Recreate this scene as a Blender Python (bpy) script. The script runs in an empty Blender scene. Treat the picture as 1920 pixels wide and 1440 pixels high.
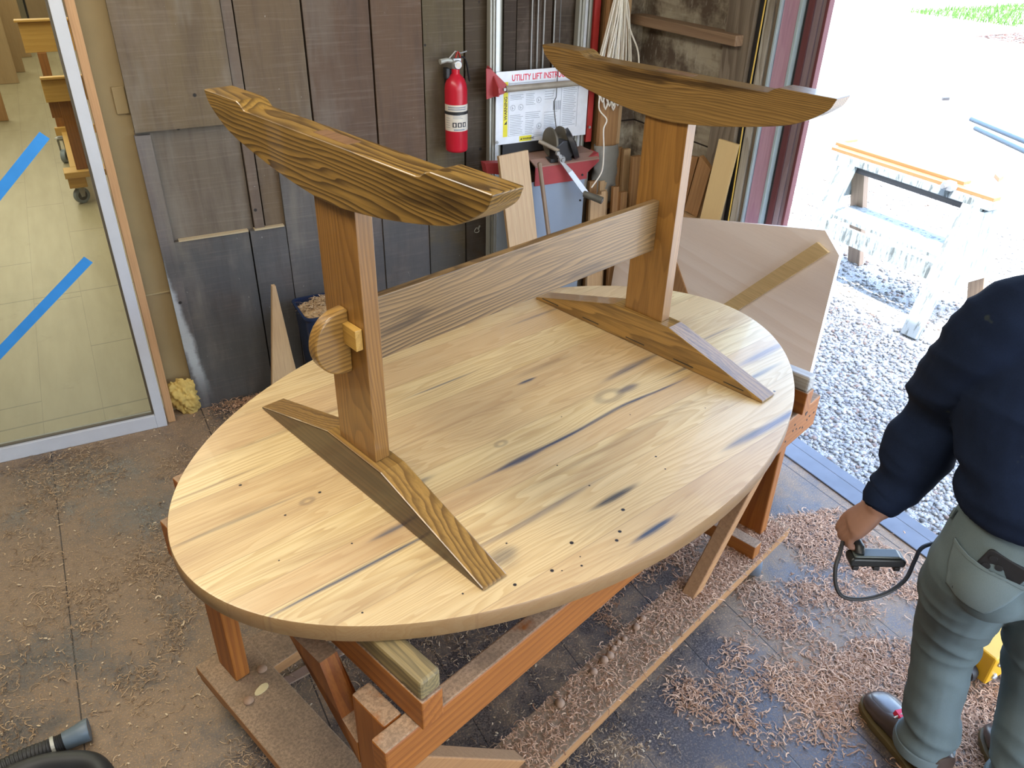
import bpy, bmesh, math, random
from mathutils import Vector, Matrix, noise as mnoise
from mathutils.bvhtree import BVHTree
import numpy as np
sc = bpy.context.scene
col = sc.collection
R = math.radians
# ------------------------------------------------------------------ camera, world, sun, lights, exposure
cam_d = bpy.data.cameras.new('camera'); cam = bpy.data.objects.new('camera', cam_d); col.objects.link(cam)
cam_d.sensor_width = 36.0; cam_d.lens = 36.0 * 1488.18 / 1920.0; cam_d.clip_start = .02; cam_d.clip_end = 200
YAW, PITCH, ROLL = 1.059294, 0.551085, 0.025436
fwd = Vector((math.cos(PITCH) * math.cos(YAW), math.cos(PITCH) * math.sin(YAW), -math.sin(PITCH)))
r0 = Vector((math.sin(YAW), -math.cos(YAW), 0)); u0 = r0.cross(fwd)
rr = r0 * math.cos(ROLL) + u0 * math.sin(ROLL); uu = -r0 * math.sin(ROLL) + u0 * math.cos(ROLL)
cam.matrix_world = Matrix(((rr.x, uu.x, -fwd.x, -0.79710), (rr.y, uu.y, -fwd.y, -1.35571), (rr.z, uu.z, -fwd.z, 1.81569), (0, 0, 0, 1)))
sc.camera = cam
W = bpy.data.worlds.new('world'); sc.world = W; W.use_nodes = True
wn = W.node_tree; bg = wn.nodes['Background']
sky = wn.nodes.new('ShaderNodeTexSky'); sky.sky_type = 'NISHITA'; sky.sun_disc = False
sky.sun_elevation = R(58); sky.sun_rotation = R(215); sky.air_density = 1.0; sky.dust_density = 2.5; sky.ozone_density = 1.0
wn.links.new(sky.outputs[0], bg.inputs[0]); bg.inputs[1].default_value = 1.3
def lamp(kind, name, energy, color, loc, size=(1, 1), aim=None, angle=None):
    l = bpy.data.lights.new(name, kind); l.energy = energy; l.color = color
    if kind == 'AREA': l.shape = 'RECTANGLE'; l.size, l.size_y = size
    if angle: l.angle = angle
    o = bpy.data.objects.new(name, l); col.objects.link(o); o.location = loc
    if aim is not None: o.rotation_euler = Vector(aim).to_track_quat('-Z', 'Y').to_euler()
    return o
lamp('SUN', 'sun', 13.0, (1, .95, .88), (0, 0, 6), aim=(.40, .28, -1.0), angle=R(.6))
lamp('AREA', 'shop_fill', 36, (1, .93, .80), (-1.25, .2, 2.72), (2.4, .5), aim=(.12, .05, -1))  # unseen area light added as warm overhead fill, without a fixture
lamp('AREA', 'shop_fill.001', 19, (1, .94, .84), (-.6, -2.2, 2.72), (2.0, .6), aim=(.1, .35, -1))  # second unseen overhead fill, towards the front wall
lamp('AREA', 'back_room_lamp', 66, (1, .93, .74), (-1.6, 4.4, 2.7), (1.6, 3.0), aim=(0, 0, -1))
lamp('AREA', 'back_room_lamp.001', 92, (1, .93, .76), (-1.6, 9.6, 2.7), (1.6, 4.0), aim=(0, 0, -1))
sc.view_settings.view_transform = 'Standard'; sc.view_settings.look = 'None'
sc.view_settings.gamma = 1; sc.view_settings.use_curve_mapping = False; sc.view_settings.exposure = 0.55
cy = sc.cycles
cy.use_denoising = True; cy.max_bounces = 8; cy.diffuse_bounces = 5; cy.glossy_bounces = 3; cy.transparent_max_bounces = 8
cy.caustics_reflective = False; cy.caustics_refractive = False; cy.sample_clamp_indirect = 6

# ------------------------------------------------------------------ node helpers
class E:
    """a tiny expression wrapper around math nodes"""
    def __init__(s, nt, v): s.nt = nt; s.v = v
    def op(s, o, *a, clamp=False):
        n = s.nt.nodes.new('ShaderNodeMath'); n.operation = o; n.use_clamp = clamp
        for i, x in enumerate((s,) + a):
            x = x.v if isinstance(x, E) else x
            if isinstance(x, (int, float)): n.inputs[i].default_value = x
            else: s.nt.links.new(x, n.inputs[i])
        return E(s.nt, n.outputs[0])
    def __add__(s, b): return s.op('ADD', b)
    def __radd__(s, b): return s.op('ADD', b)
    def __sub__(s, b): return s.op('SUBTRACT', b)
    def __rsub__(s, b): return (s * -1) + b
    def __mul__(s, b): return s.op('MULTIPLY', b)
    def __rmul__(s, b): return s.op('MULTIPLY', b)
    def __truediv__(s, b): return s.op('DIVIDE', b)
    def sat(s): return s.op('ADD', 0, clamp=True)
    def step(s, a, b):
        n = s.nt.nodes.new('ShaderNodeMapRange'); n.interpolation_type = 'SMOOTHSTEP'
        s.nt.links.new(s.v, n.inputs[0]); n.inputs[1].default_value = min(a, b); n.inputs[2].default_value = max(a, b)
        n.inputs[3].default_value = 0 if a < b else 1; n.inputs[4].default_value = 1 if a < b else 0
        return E(s.nt, n.outputs[0])
class T:
    """material under construction"""
    def __init__(s, name):
        s.m = bpy.data.materials.new(name); s.m.use_nodes = True; s.nt = s.m.node_tree
        s.b = s.nt.nodes['Principled BSDF']; s.tc = s.nt.nodes.new('ShaderNodeTexCoord')
    def obj(s): return s.tc.outputs['Object']
    def add(s, t): return s.nt.nodes.new(t)
    def link(s, a, b): s.nt.links.new(a.v if isinstance(a, E) else a, b)
    def xyz(s, vec=None):
        n = s.add('ShaderNodeSeparateXYZ'); s.link(vec or s.obj(), n.inputs[0]); return [E(s.nt, o) for o in n.outputs]
    def comb(s, x, y, z):
        n = s.add('ShaderNodeCombineXYZ')
        for i, v in enumerate((x, y, z)):
            if isinstance(v, (int, float)): n.inputs[i].default_value = v
            else: s.link(v, n.inputs[i])
        return n.outputs[0]
    def noise(s, vec, scale, detail=3, rough=.55, dist=0):
        n = s.add('ShaderNodeTexNoise'); s.link(vec, n.inputs['Vector']); n.inputs['Scale'].default_value = scale
        n.inputs['Detail'].default_value = detail; n.inputs['Roughness'].default_value = rough; n.inputs['Distortion'].default_value = dist
        return E(s.nt, n.outputs['Fac'])
    def voro(s, vec, scale, feat='F1', out='Distance'):
        n = s.add('ShaderNodeTexVoronoi'); n.feature = feat; s.link(vec, n.inputs['Vector']); n.inputs['Scale'].default_value = scale
        return E(s.nt, n.outputs[out]) if out == 'Distance' else n.outputs[out]
    def mix(s, f, a, b, mode='MIX'):
        n = s.add('ShaderNodeMix'); n.data_type = 'RGBA'; n.blend_type = mode
        for i, v in ((0, f), (6, a), (7, b)):
            if isinstance(v, (int, float)): n.inputs[i].default_value = v
            elif isinstance(v, tuple): n.inputs[i].default_value = (*v[:3], 1)
            else: s.link(v, n.inputs[i])
        return n.outputs[2]
    def rand(s):
        n = s.add('ShaderNodeObjectInfo'); return E(s.nt, n.outputs['Random'])
    def attr(s, name):
        n = s.add('ShaderNodeAttribute'); n.attribute_name = name; return n
    def bump(s, h, strength=.3, dist=.002):
        n = s.add('ShaderNodeBump'); n.inputs['Strength'].default_value = strength; n.inputs['Distance'].default_value = dist
        s.link(h, n.inputs['Height']); s.link(n.outputs[0], s.b.inputs['Normal'])
    def out(s, color=None, rough=None, metal=None, spec=None, coat=None):
        for k, v in (('Base Color', color), ('Roughness', rough), ('Metallic', metal), ('Specular IOR Level', spec), ('Coat Weight', coat)):
            if v is None: continue
            if isinstance(v, (int, float)): s.b.inputs[k].default_value = v
            elif isinstance(v, tuple): s.b.inputs[k].default_value = (*v[:3], 1)
            else: s.link(v, s.b.inputs[k])
        return s.m
def flat(name, color, rough=.6, metal=0, var=.12, nscale=30, bump=0, spec=None):
    t = T(name); n = t.noise(t.obj(), nscale, 4)
    c = t.mix(n.v, tuple(x * (1 - var) for x in color), tuple(min(1, x * (1 + var)) for x in color))
    if bump: t.bump(n, bump, .001)
    return t.out(c, rough, metal, spec)
def wood(name, light, dark, axis=0, bands=9, size=5.0, rough=.5, contrast=1.0, dust=None, dustamt=0.5, coat=None, fibre=.25, tint=.12, spots=0, lin=1.0, knots=0, streak=0.0):
    t = T(name); x, y, z = t.xyz(); rnd = t.rand() * 37.0
    g = [x, y, z]; s = [1.0, 1.0, 1.0]; s[axis] = .13
    v = t.comb(x * s[0] + rnd, y * s[1] + rnd * .7, z * s[2] + rnd * 1.3)
    cr = [i for i in (0, 1, 2) if i != axis]
    n1 = t.noise(v, size, 3, .5, .3); n0 = t.noise(v, size * .35, 2, .5, .2); d1 = g[cr[0]] + .11 + rnd * .004; d2 = g[cr[1]] + .07 + rnd * .002
    rc = (d1 * d1 + d2 * d2).op('SQRT') * (bands * 10 * lin) + n1 * (bands * .9) + n0 * (bands * .6)
    kg = None
    if knots:
        sk = [1.0, 1.0, 1.0]; sk[axis] = .55
        kd = t.voro(t.comb(x * sk[0] + rnd, y * sk[1] + rnd, z * sk[2]), knots); kd = kd / .16; kg = (kd * kd * -1).op('EXPONENT'); rc = rc + kg * 3.2
    ring = rc.op('FRACT'); late = ring.step(.15, .95) * ring.step(1.0, .92) * (n0.step(.30, .62) * .55 + .45)
    s2 = [1.0, 1.0, 1.0]; s2[axis] = .03
    v2 = t.comb(x * s2[0] + rnd, y * s2[1] + rnd, z * s2[2] + rnd)
    fib = t.noise(v2, 260, 3, .6); broad = t.noise(v, size * .5, 2)
    c = t.mix((late * contrast).sat(), light, dark)
    c = t.mix(((fib - .42) * fibre * 6).sat(), c, tuple(a * .5 + b * .15 for a, b in zip(dark, light)))
    c = t.mix(((broad - .45) * tint * 9).sat(), c, tuple(a * .55 + b * .45 for a, b in zip(dark, light)))
    if streak:
        s3 = [1.0, 1.0, 1.0]; s3[axis] = .10; ns = t.noise(t.comb(x * s3[0] + rnd * 2, y * s3[1] + rnd, z * s3[2] - rnd), 22, 4, .55, .4)
        c = t.mix(ns.step(.56, .70) * streak * (fib * .8 + .5), c, tuple(a * .45 for a in dark))
    if kg is not None: c = t.mix(kg.step(.72, .98) * .85, c, tuple(a * .4 for a in dark))
    rg = rough
    if spots:
        vo = t.voro(t.comb(x * (.35 if axis == 0 else 1) + rnd, y * (.35 if axis == 1 else 1), z * (.35 if axis == 2 else 1)), spots)
        c = t.mix(vo.step(.085, .03), c, (.012, .008, .006))
    if dust:
        geo = t.add('ShaderNodeNewGeometry'); nz = t.xyz(geo.outputs['Normal'])[2]
        d = nz.step(.5, .9) * (t.noise(t.obj(), 9, 5, .7).step(.62 - dustamt * .5, .72 - dustamt * .4))
        dn = t.noise(t.obj(), 150, 4, .8); dm = t.noise(t.obj(), 14, 4, .7)
        dc = t.mix(dn.step(.35, .65), tuple(q * .62 for q in dust), tuple(min(1, q * 1.18) for q in dust)); dc = t.mix(dm.step(.4, .65) * .45, dc, tuple(q * .55 for q in dust))
        c = t.mix(d, c, dc); rg = (d * (.95 - rough) + rough)
    t.bump(fib * .5 + late * .3, .12, .0008)
    return t.out(c, rg, coat=coat)

# ------------------------------------------------------------------ mesh helpers
class MB:
    def __init__(s): s.v = []; s.f = []; s.mi = []; s.c = []; s.cur = 0
    def add(s, vs, fs, M=None):
        o = len(s.v); s.v += [tuple(M @ Vector(p)) if M else tuple(p) for p in vs]
        s.f += [tuple(i + o for i in f) for f in fs]; s.mi += [s.cur] * len(fs); return s
    def box(s, x0, x1, y0, y1, z0, z1, M=None):
        return s.add([(x, y, z) for z in (z0, z1) for x, y in ((x0, y0), (x1, y0), (x1, y1), (x0, y1))],
                     [(3, 2, 1, 0), (4, 5, 6, 7), (0, 1, 5, 4), (1, 2, 6, 5), (2, 3, 7, 6), (3, 0, 4, 7)], M)
    def prism(s, pts, ax, a, b, M=None):
        """polygon pts (u, v) extruded along axis ax from a to b"""
        n = len(pts)
        def P(u, v, w): return {0: (w, u, v), 1: (u, w, v), 2: (u, v, w)}[ax]
        vs = [P(u, v, a) for u, v in pts] + [P(u, v, b) for u, v in pts]
        return s.add(vs, [tuple(range(n - 1, -1, -1)), tuple(range(n, 2 * n))] + [(i, (i + 1) % n, n + (i + 1) % n, n + i) for i in range(n)], M)
    def tube(s, path, r, seg=10, cap=True, M=None, flat=1.0):
        P = [Vector(p) for p in path]; n = len(P); rad = r if isinstance(r, (list, tuple)) else [r] * n
        t0 = (P[1] - P[0]).normalized(); up = Vector((0, 0, 1)) if abs(t0.z) < .9 else Vector((1, 0, 0))
        a = t0.cross(up).normalized(); vs = []
        for i in range(n):
            t = (P[min(i + 1, n - 1)] - P[max(i - 1, 0)]).normalized()
            a = (a - t * a.dot(t)).normalized(); b = t.cross(a)
            for k in range(seg):
                q = 2 * math.pi * k / seg; vs.append(P[i] + a * math.cos(q) * rad[i] + b * math.sin(q) * rad[i] * flat)
        fs = [(i * seg + k, i * seg + (k + 1) % seg, (i + 1) * seg + (k + 1) % seg, (i + 1) * seg + k) for i in range(n - 1) for k in range(seg)]
        if cap: fs += [tuple(range(seg - 1, -1, -1)), tuple((n - 1) * seg + k for k in range(seg))]
        return s.add(vs, fs, M)
    def cyl(s, p0, p1, r0, r1=None, seg=20, M=None): return s.tube([p0, p1], [r0, r0 if r1 is None else r1], seg, True, M)
    def lathe(s, prof, o=(0, 0, 0), seg=32, M=None):
        vs = []; n = len(prof)
        for r, z in prof:
            for k in range(seg):
                a = 2 * math.pi * k / seg; vs.append((o[0] + r * math.cos(a), o[1] + r * math.sin(a), o[2] + z))
        fs = [(i * seg + k, i * seg + (k + 1) % seg, (i + 1) * seg + (k + 1) % seg, (i + 1) * seg + k) for i in range(n - 1) for k in range(seg)]
        fs += [tuple(range(seg - 1, -1, -1)), tuple((n - 1) * seg + k for k in range(seg))]
        return s.add(vs, fs, M)
    def build(s, name, mats, parent=None, bevel=0, smooth=False, kind=None, seg=2, loc=None, fix=True):
        me = bpy.data.meshes.new(name); me.from_pydata(s.v, [], s.f)
        for m in (mats if isinstance(mats, (list, tuple)) else [mats]): me.materials.append(m)
        if any(s.mi): me.polygons.foreach_set('material_index', s.mi)
        if fix:
            bm = bmesh.new(); bm.from_mesh(me); bmesh.ops.recalc_face_normals(bm, faces=bm.faces); bm.to_mesh(me); bm.free()
        if smooth:
            me.polygons.foreach_set('use_smooth', [True] * len(me.polygons))
            try: me.set_sharp_from_angle(angle=R(38))
            except Exception: pass
        me.update(); o = bpy.data.objects.new(name, me); col.objects.link(o)
        if bevel:
            b = o.modifiers.new('bevel', 'BEVEL'); b.width = bevel; b.segments = seg; b.limit_method = 'ANGLE'; b.angle_limit = R(35)
        if parent: o.parent = parent
        if kind: o['kind'] = kind
        if loc: o.location = loc
        return o
def thing(name, label, cat, loc=(0, 0, 0), rz=0, group=None):
    o = bpy.data.objects.new(name, None); o.empty_display_size = .05; col.objects.link(o); o.location = loc; o.rotation_euler = (0, 0, rz)
    o['label'] = label; o['category'] = cat
    if group: o['group'] = group
    return o
def tag(o, label, cat, group=None, kind=None):
    o['label'] = label; o['category'] = cat
    if group: o['group'] = group
    if kind: o['kind'] = kind
    return o
def smoothpath(pts, n=6):
    P = [Vector(p) for p in pts]; P = [P[0] * 2 - P[1]] + P + [P[-1] * 2 - P[-2]]; out = []
    for i in range(1, len(P) - 2):
        for k in range(n):
            t = k / n; a, b, c, d = P[i - 1:i + 3]
            out.append(.5 * ((2 * b) + (c - a) * t + (2 * a - 5 * b + 4 * c - d) * t * t + (3 * b - a - 3 * c + d) * t ** 3))
    out.append(P[-2]); return out
def text_mesh(txt, size, M, ext=.0003, align='LEFT'):
    cu = bpy.data.curves.new('t', 'FONT'); cu.body = txt; cu.size = size; cu.extrude = ext; cu.align_x = align; cu.offset = size * .012
    o = bpy.data.objects.new('t', cu); col.objects.link(o); dg = bpy.context.evaluated_depsgraph_get(); me = o.evaluated_get(dg).to_mesh()
    vs = [tuple(M @ v.co) for v in me.vertices]; fs = [tuple(p.vertices) for p in me.polygons]
    o.evaluated_get(dg).to_mesh_clear(); bpy.data.objects.remove(o); bpy.data.curves.remove(cu); return vs, fs

# ------------------------------------------------------------------ materials
OIL_L, OIL_D = (.33, .185, .045), (.075, .030, .009)
M_oil = {a: wood('oiled reclaimed pine %s' % 'xyz'[a], OIL_L, OIL_D, a, 13, 6.5, .33, .95, coat=.25, spots=3.2 if a < 2 else 0) for a in (0, 1, 2)}
M_post = wood('oiled post pine', (.27, .130, .030), (.13, .055, .012), 2, 17, 6, .34, .75, coat=.25, knots=2.6)
M_cart = {a: wood('orange cart pine %s' % 'xyz'[a], (.37, .130, .022), (.21, .058, .011), a, 6, 4, .5, .7, dust=(.36, .24, .15), dustamt=.7, spots=2.2) for a in (0, 1, 2)}
M_base = {a: wood('dusty plank %s' % 'xyz'[a], (.40, .20, .075), (.27, .12, .045), a, 6, 4, .6, .6, dust=(.30, .205, .125), dustamt=1.25) for a in (0, 1)}
M_old = wood('mouldy strip', (.29, .215, .09), (.05, .042, .028), 1, 12, 14, .6, 1.0)
M_pine = {a: wood('pale pine %s' % 'xyz'[a], (.54, .37, .20), (.42, .25, .12), a, 7, 4, .55, .4, spots=3.0, lin=.5) for a in (0, 1, 2)}
M_pine2 = wood('brown offcut', (.40, .22, .09), (.26, .13, .05), 2, 6, 4, .6, .6)
M_ply = wood('pale plywood', (.90, .82, .77), (.78, .66, .58), 1, 9, 2.6, .5, .45, fibre=.06, lin=.12, tint=.04)
M_yply = wood('yellow plywood', (.66, .49, .24), (.58, .40, .18), 2, 6, 3, .5, .35, fibre=.06, lin=.15)
M_batten = wood('yellow batten', (.66, .50, .26), (.54, .38, .17), 1, 5, 3, .5, .3, lin=.2)
M_alu = flat('aluminium', (.40, .40, .35), .5, .3, .1)
M_white = flat('white board', (.80, .84, .90), .35)
M_grpaint = flat('pale grey paint', (.52, .54, .58), .6, 0, .1, 12)
M_bluetape = flat('blue masking tape', (.035, .27, .70), .6)
M_red = flat('red powder paint', (.42, .035, .03), .45, 0, .25, 20)
M_redd = flat('dusty red paint', (.38, .05, .055), .5, 0, .2, 9)
M_ext = flat('extinguisher red', (.50, .014, .030), .28, 0, .2, 12)
M_black = flat('black rubber', (.018, .018, .02), .5)
M_blackm = flat('black steel', (.035, .036, .04), .42, .3, .4, 18)
M_zinc = flat('zinc steel', (.42, .43, .43), .42, .7)
M_bgrey = flat('blue grey sheet', (.27, .33, .41), .5, 0, .06, 8)
M_yel = flat('yellow label', (.80, .72, .04), .5)
M_label = flat('off white label', (.68, .62, .52), .5)
M_ink = flat('ink', (.03, .03, .04), .6)
M_inkg = flat('grey print', (.22, .25, .30), .6)
M_inkr = flat('red print', (.72, .03, .08), .6)
M_cord = flat('white cord', (.82, .79, .70), .5, 0, .12, 60)
M_tan = flat('tan hardboard', (.30, .22, .105), .75, 0, .15, 10)
M_salmon = wood('salmon trim', (.52, .30, .14), (.40, .20, .08), 2, 5, 5, .6, .6, spots=2.5)
M_mar = wood('maroon painted board', (.15, .045, .05), (.10, .03, .035), 2, 8, 6, .6, .6, lin=.25)
M_pur = wood('purple grey board', (.28, .22, .24), (.20, .13, .15), 2, 9, 6, .65, .8, lin=.25)
M_pink = wood('faded pink board', (.55, .36, .47), (.44, .24, .36), 2, 8, 6, .7, .7, lin=.25)
M_wht = wood('weathered white board', (.52, .51, .46), (.20, .17, .13), 2, 9, 8, .75, 1.0, lin=.25)
M_gry = wood('weathered grey stud', (.24, .20, .15), (.13, .10, .07), 2, 8, 6, .75, .9, lin=.25)
M_lbl = flat('pale blue paint', (.40, .52, .58), .6, 0, .12, 14)
M_foam = flat('yellow foam', (.52, .36, .10), .9, 0, .35, 40, .8)
M_shav = flat('shavings heap', (.52, .30, .13), .9, 0, .4, 220, 1.0)

# ------------------------------------------------------------------ floor, ground, walls
def floor_mat():
    t = T('shop floor'); x, y, z = t.xyz(); v = t.obj()
    dark = t.mix(t.noise(v, 3, 4).v, (.045, .040, .042), (.09, .075, .068))
    dark = t.mix(t.noise(v, 60, 4, .7).step(.55, .72), dark, (.022, .02, .022))
    big = t.noise(v, 2.1, 5, .62); med = t.noise(v, 9, 5, .7); fine = t.noise(v, 190, 4, .75)
    side = x.step(-.30, -.75) * .7            # the sanding side of the shop is dustier
    m = (big + med * .55 + side * .20 + x.step(.45, .8) * .13)
    dust = m.step(.74, 1.02) * .62 + fine.step(.50, .62) * (m.step(.66, .98) * .5 + .22)
    sd = t.mix(t.noise(v, 34, 5, .7).v, (.19, .125, .07), (.42, .29, .17))
    sd = t.mix(fine.step(.55, .75), sd, (.50, .33, .18))
    c = t.mix(dust.sat(), dark, sd)
    seam = None
    for sx, w in ((-1.72, .0022), (-1.115, .0022), (-.565, .0026), (-.235, .0022), (.10, .0018), (.415, .0022), (.62, .0022), (.98, .002), (1.30, .003)):
        s = ((x - sx + y * .012).op('ABSOLUTE')).step(w, w * .5); seam = s if seam is None else seam.op('MAXIMUM', s)
    c = t.mix(seam * .85, c, (.012, .01, .01))
    t.bump(dust * .8 + fine * .5 - seam, .35, .003)
    return t.out(c, (dust.sat() * .62 + .20 + fine * .1).sat(), spec=.6)
M_floor = floor_mat()
MB().box(-3.2, 1.42, -4.2, 1.70, -.06, 0).build('floor', M_floor, kind='structure')
th = flat('threshold timber', (.10, .11, .13), .38, 0, .3, 14)
b = MB().box(1.42, 1.47, -3.0, .60, -.09, .004); b.box(1.34, 1.418, -3.0, .60, .0005, .006); b.build('trim_1', th, kind='structure', bevel=.003)
def plyfloor():
    t = T('back room floor'); x, y, z = t.xyz(); v = t.obj()
    c = t.mix(t.noise(t.comb(x * 3, y * .4, z), 5, 5, .6).v, (.26, .22, .13), (.42, .37, .25))
    c = t.mix(t.noise(v, 5, 5, .7).step(.6, .75) * .4, c, (.16, .13, .08))
    sm = ((x * 4.6 + .3).op('FRACT') - .5).op('ABSOLUTE').step(.494, .499)
    sm2 = ((y * .62 + (x * 4.6 + .3).op('FLOOR') * .37).op('FRACT') - .5).op('ABSOLUTE').step(.4972, .499)
    sm3 = ((y - 1.80).op('ABSOLUTE').step(.006, .003)).op('MAXIMUM', (y - 3.05).op('ABSOLUTE').step(.005, .003))
    c = t.mix(sm.op('MAXIMUM', sm2).op('MAXIMUM', sm3) * .6, c, (.07, .055, .04))
    return t.out(c, .42)
MB().box(-3.2, -.45, 1.70, 14.2, -.06, 0).build('floor.001', plyfloor(), kind='structure')
# old board wall at the back
def barn():
    t = T('old barn boards'); x, y, z = t.xyz(); at = t.attr('tint'); v = t.comb(x + t.rand(), y, z * .10)
    base = at.outputs['Color']
    gr = t.noise(v, 26, 4, .6, .4); br = t.noise(t.comb(x, y, z * .6), 3.2, 5, .65)
    saw = t.noise(t.comb(x * .04, y, z), 150, 2, .5)
    c = t.mix(((gr - .45) * 3).sat() * .55, base, (.045, .028, .022))
    c = t.mix(((br - .52) * 4).sat() * .6, c, (.19, .15, .12))
    c = t.mix(saw.step(.50, .72) * .13, c, (.30, .24, .19)); c = t.mix((t.noise(t.comb(x * 2.2, y, z * .5), 2.6, 4, .6)).step(.50, .66) * x.step(.5, -.3) * .5, c, (.21, .185, .15))
    lo = z.step(.74, .62) * (t.noise(t.obj(), 5, 4, .6).step(.30, .62))
    c = t.mix(lo * .72, c, (.060, .060, .060))
    wx = (x + z * .12 + .545).op('ABSOLUTE') + (t.noise(t.obj(), 9, 5, .7) - .5) * .05
    c = t.mix(wx.step(.030, .008) * z.step(.82, .70) * z.step(.02, .25) * .85, c, (.42, .45, .46))
    sp = t.noise(t.comb(x, y, z * .7), 55, 3, .8)
    c = t.mix(sp.step(.70, .76) * .5, c, (.45, .42, .38)); c = t.mix(t.voro(t.obj(), 7).step(.06, .03), c, (.01, .008, .007))
    t.bump(gr * .6 + saw * .5 + br, .5, .004)
    return t.out(c, .75)
M_barn = barn()
def tint(o, cols):
    me = o.data; a = me.attributes.new('tint', 'FLOAT_COLOR', 'FACE'); a.data.foreach_set('color', [q for c in cols for q in (*c, 1)])
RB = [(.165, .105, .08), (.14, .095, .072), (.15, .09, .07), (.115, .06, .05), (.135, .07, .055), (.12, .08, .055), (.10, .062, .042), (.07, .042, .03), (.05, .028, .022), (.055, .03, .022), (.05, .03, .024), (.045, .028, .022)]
b = MB(); cols = []
def board(x0, x1, z0, z1, y0=1.64, y1=1.68, c=(.1, .07, .05), lean=0):
    b.add([(x0, y0, z0), (x1, y0, z0), (x1, y1, z0), (x0, y1, z0), (x0 - lean, y0, z1), (x1 - lean, y0, z1), (x1 - lean, y1, z1), (x0 - lean, y1, z1)],
          [(3, 2, 1, 0), (4, 5, 6, 7), (0, 1, 5, 4), (1, 2, 6, 5), (2, 3, 7, 6), (3, 0, 4, 7)]); cols.extend([c] * 6)
G = .0035
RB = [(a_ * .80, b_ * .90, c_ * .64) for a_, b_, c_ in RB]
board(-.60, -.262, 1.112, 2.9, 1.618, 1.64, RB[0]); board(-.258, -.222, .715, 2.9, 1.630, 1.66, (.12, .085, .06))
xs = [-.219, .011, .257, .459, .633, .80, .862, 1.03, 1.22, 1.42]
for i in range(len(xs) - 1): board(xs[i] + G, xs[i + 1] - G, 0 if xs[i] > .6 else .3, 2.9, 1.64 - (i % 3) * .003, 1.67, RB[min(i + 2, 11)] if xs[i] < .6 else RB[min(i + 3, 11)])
board(-.60, -.262, .70, 1.112, 1.645, 1.67, (.13, .102, .072)); board(-.595, -.545, .0, 1.10, 1.622, 1.64, (.13, .115, .11), .01)
board(-.56, -.285, .0, .712, 1.626, 1.645, (.082, .078, .074)); board(-.279, -.145, .0, .712, 1.626, 1.645, (.092, .085, .080))
board(-.142, .055, .0, 1.0, 1.624, 1.64, (.098, .088, .080)); board(.060, .245, .0, .92, 1.628, 1.64, (.105, .085, .075)); board(.252, .45, .0, .9, 1.63, 1.64, (.10, .085, .075))
board(-.62, 1.45, 0, 2.9, 1.69, 1.72, (.02, .015, .012))
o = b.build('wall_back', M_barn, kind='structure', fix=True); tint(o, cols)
# light dusty ledge under the recess
b = MB().box(-.535, -.285, 1.622, 1.648, .712, .718); b.box(-.262, -.15, 1.62, 1.645, .712, .718); b.build('trim_2', flat('dusty ledge', (.42, .33, .20), .9), kind='structure')
MB().box(-.70, -.585, 1.66, 1.70, 0.0, 2.9).build('wall_back.001', M_tan, kind='structure')
b = MB().box(-.640, -.601, 1.652, 1.659, 1.168, 1.255); o = b.build('wall_outlet_cover', M_tan, bevel=.002); tag(o, 'small tan painted cover plate on the narrow tan wall strip', 'cover plate')
b = MB().box(-.70, -.60, 1.655, 1.66, .513, .517)
b.build('trim_3', flat('tape seam', (.42, .33, .17), .7), kind='structure')
# right wall with old whitewashed horizontal boards
def whitewash():
    t = T('whitewashed boards'); x, y, z = t.xyz()
    gr = t.noise(t.comb(x, y * .12, z), 24, 5, .65, .5); big = t.noise(t.obj(), 4.5, 5, .65); sc_ = t.noise(t.comb(x, y, z * .25), 60, 4, .7)
    c = t.mix(big.step(.42, .60), (.10, .072, .050), (.40, .36, .27)); c = t.mix(((gr - .45) * 3).sat() * .7, c, (.085, .06, .04))
    c = t.mix(sc_.step(.58, .70) * .6, c, (.46, .43, .36))
    seam = ((z - 1.515 - y * .01).op('ABSOLUTE').step(.006, .003)).op('MAXIMUM', (z - .62).op('ABSOLUTE').step(.005, .003)).op('MAXIMUM', (z - .98).op('ABSOLUTE').step(.004, .002))
    c = t.mix(seam, c, (.015, .01, .008)); t.bump(gr + sc_ * .5 - seam, .5, .004); return t.out(c, .8)
M_ww = whitewash()
b = MB().box(1.43, 1.50, .86, 1.64, 0, 2.9); b.box(1.36, 1.43, 1.565, 1.64, 0, 2.9)
b.build('wall_right', M_ww, kind='structure')
b = MB().box(1.36, 1.43, .93, 1.565, 1.375, 1.412); b.build('wall_ledge', wood('ledge timber', (.30, .20, .12), (.20, .12, .07), 1, 7, 5, .75, .8), bevel=.003)
tag(bpy.data.objects['wall_ledge'], 'rough horizontal timber ledge on the whitewashed wall beside the door opening', 'ledge')
# jamb: vertical boards side by side, stepping outwards to the door opening
for i, (x0, x1, y0, y1, m, lab) in enumerate((
        (1.395, 1.43, .895, 1.03, M_gry, 0), (1.41, 1.43, .868, .893, M_black, 0), (1.412, 1.435, .826, .862, M_wht, 0), (1.418, 1.436, .803, .824, M_gry, 0),
        (1.408, 1.436, .791, .801, M_lbl, 0), (1.418, 1.437, .720, .788, M_pink, 0), (1.413, 1.438, .704, .717, M_lbl, 0), (1.430, 1.440, .690, .703, M_black, 0),
        (1.424, 1.440, .662, .689, M_mar, 0), (1.424, 1.440, .634, .658, M_pur, 0), (1.426, 1.441, .612, .631, M_pur, 0), (1.418, 1.442, .598, .611, M_mar, 0))):
    MB().box(x0, x1, y0, y1, -.02, 2.9).build('trim_%d' % (4 + i), m, kind='structure', bevel=.002)
o = MB().tube(smoothpath([(1.407, .866 + .004 * math.sin(k * 1.9), .0 + k * .29) for k in range(11)], 5), .0028, 6).build('wire', flat('yellow wire', (.72, .50, .10), .5), smooth=True)
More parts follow.
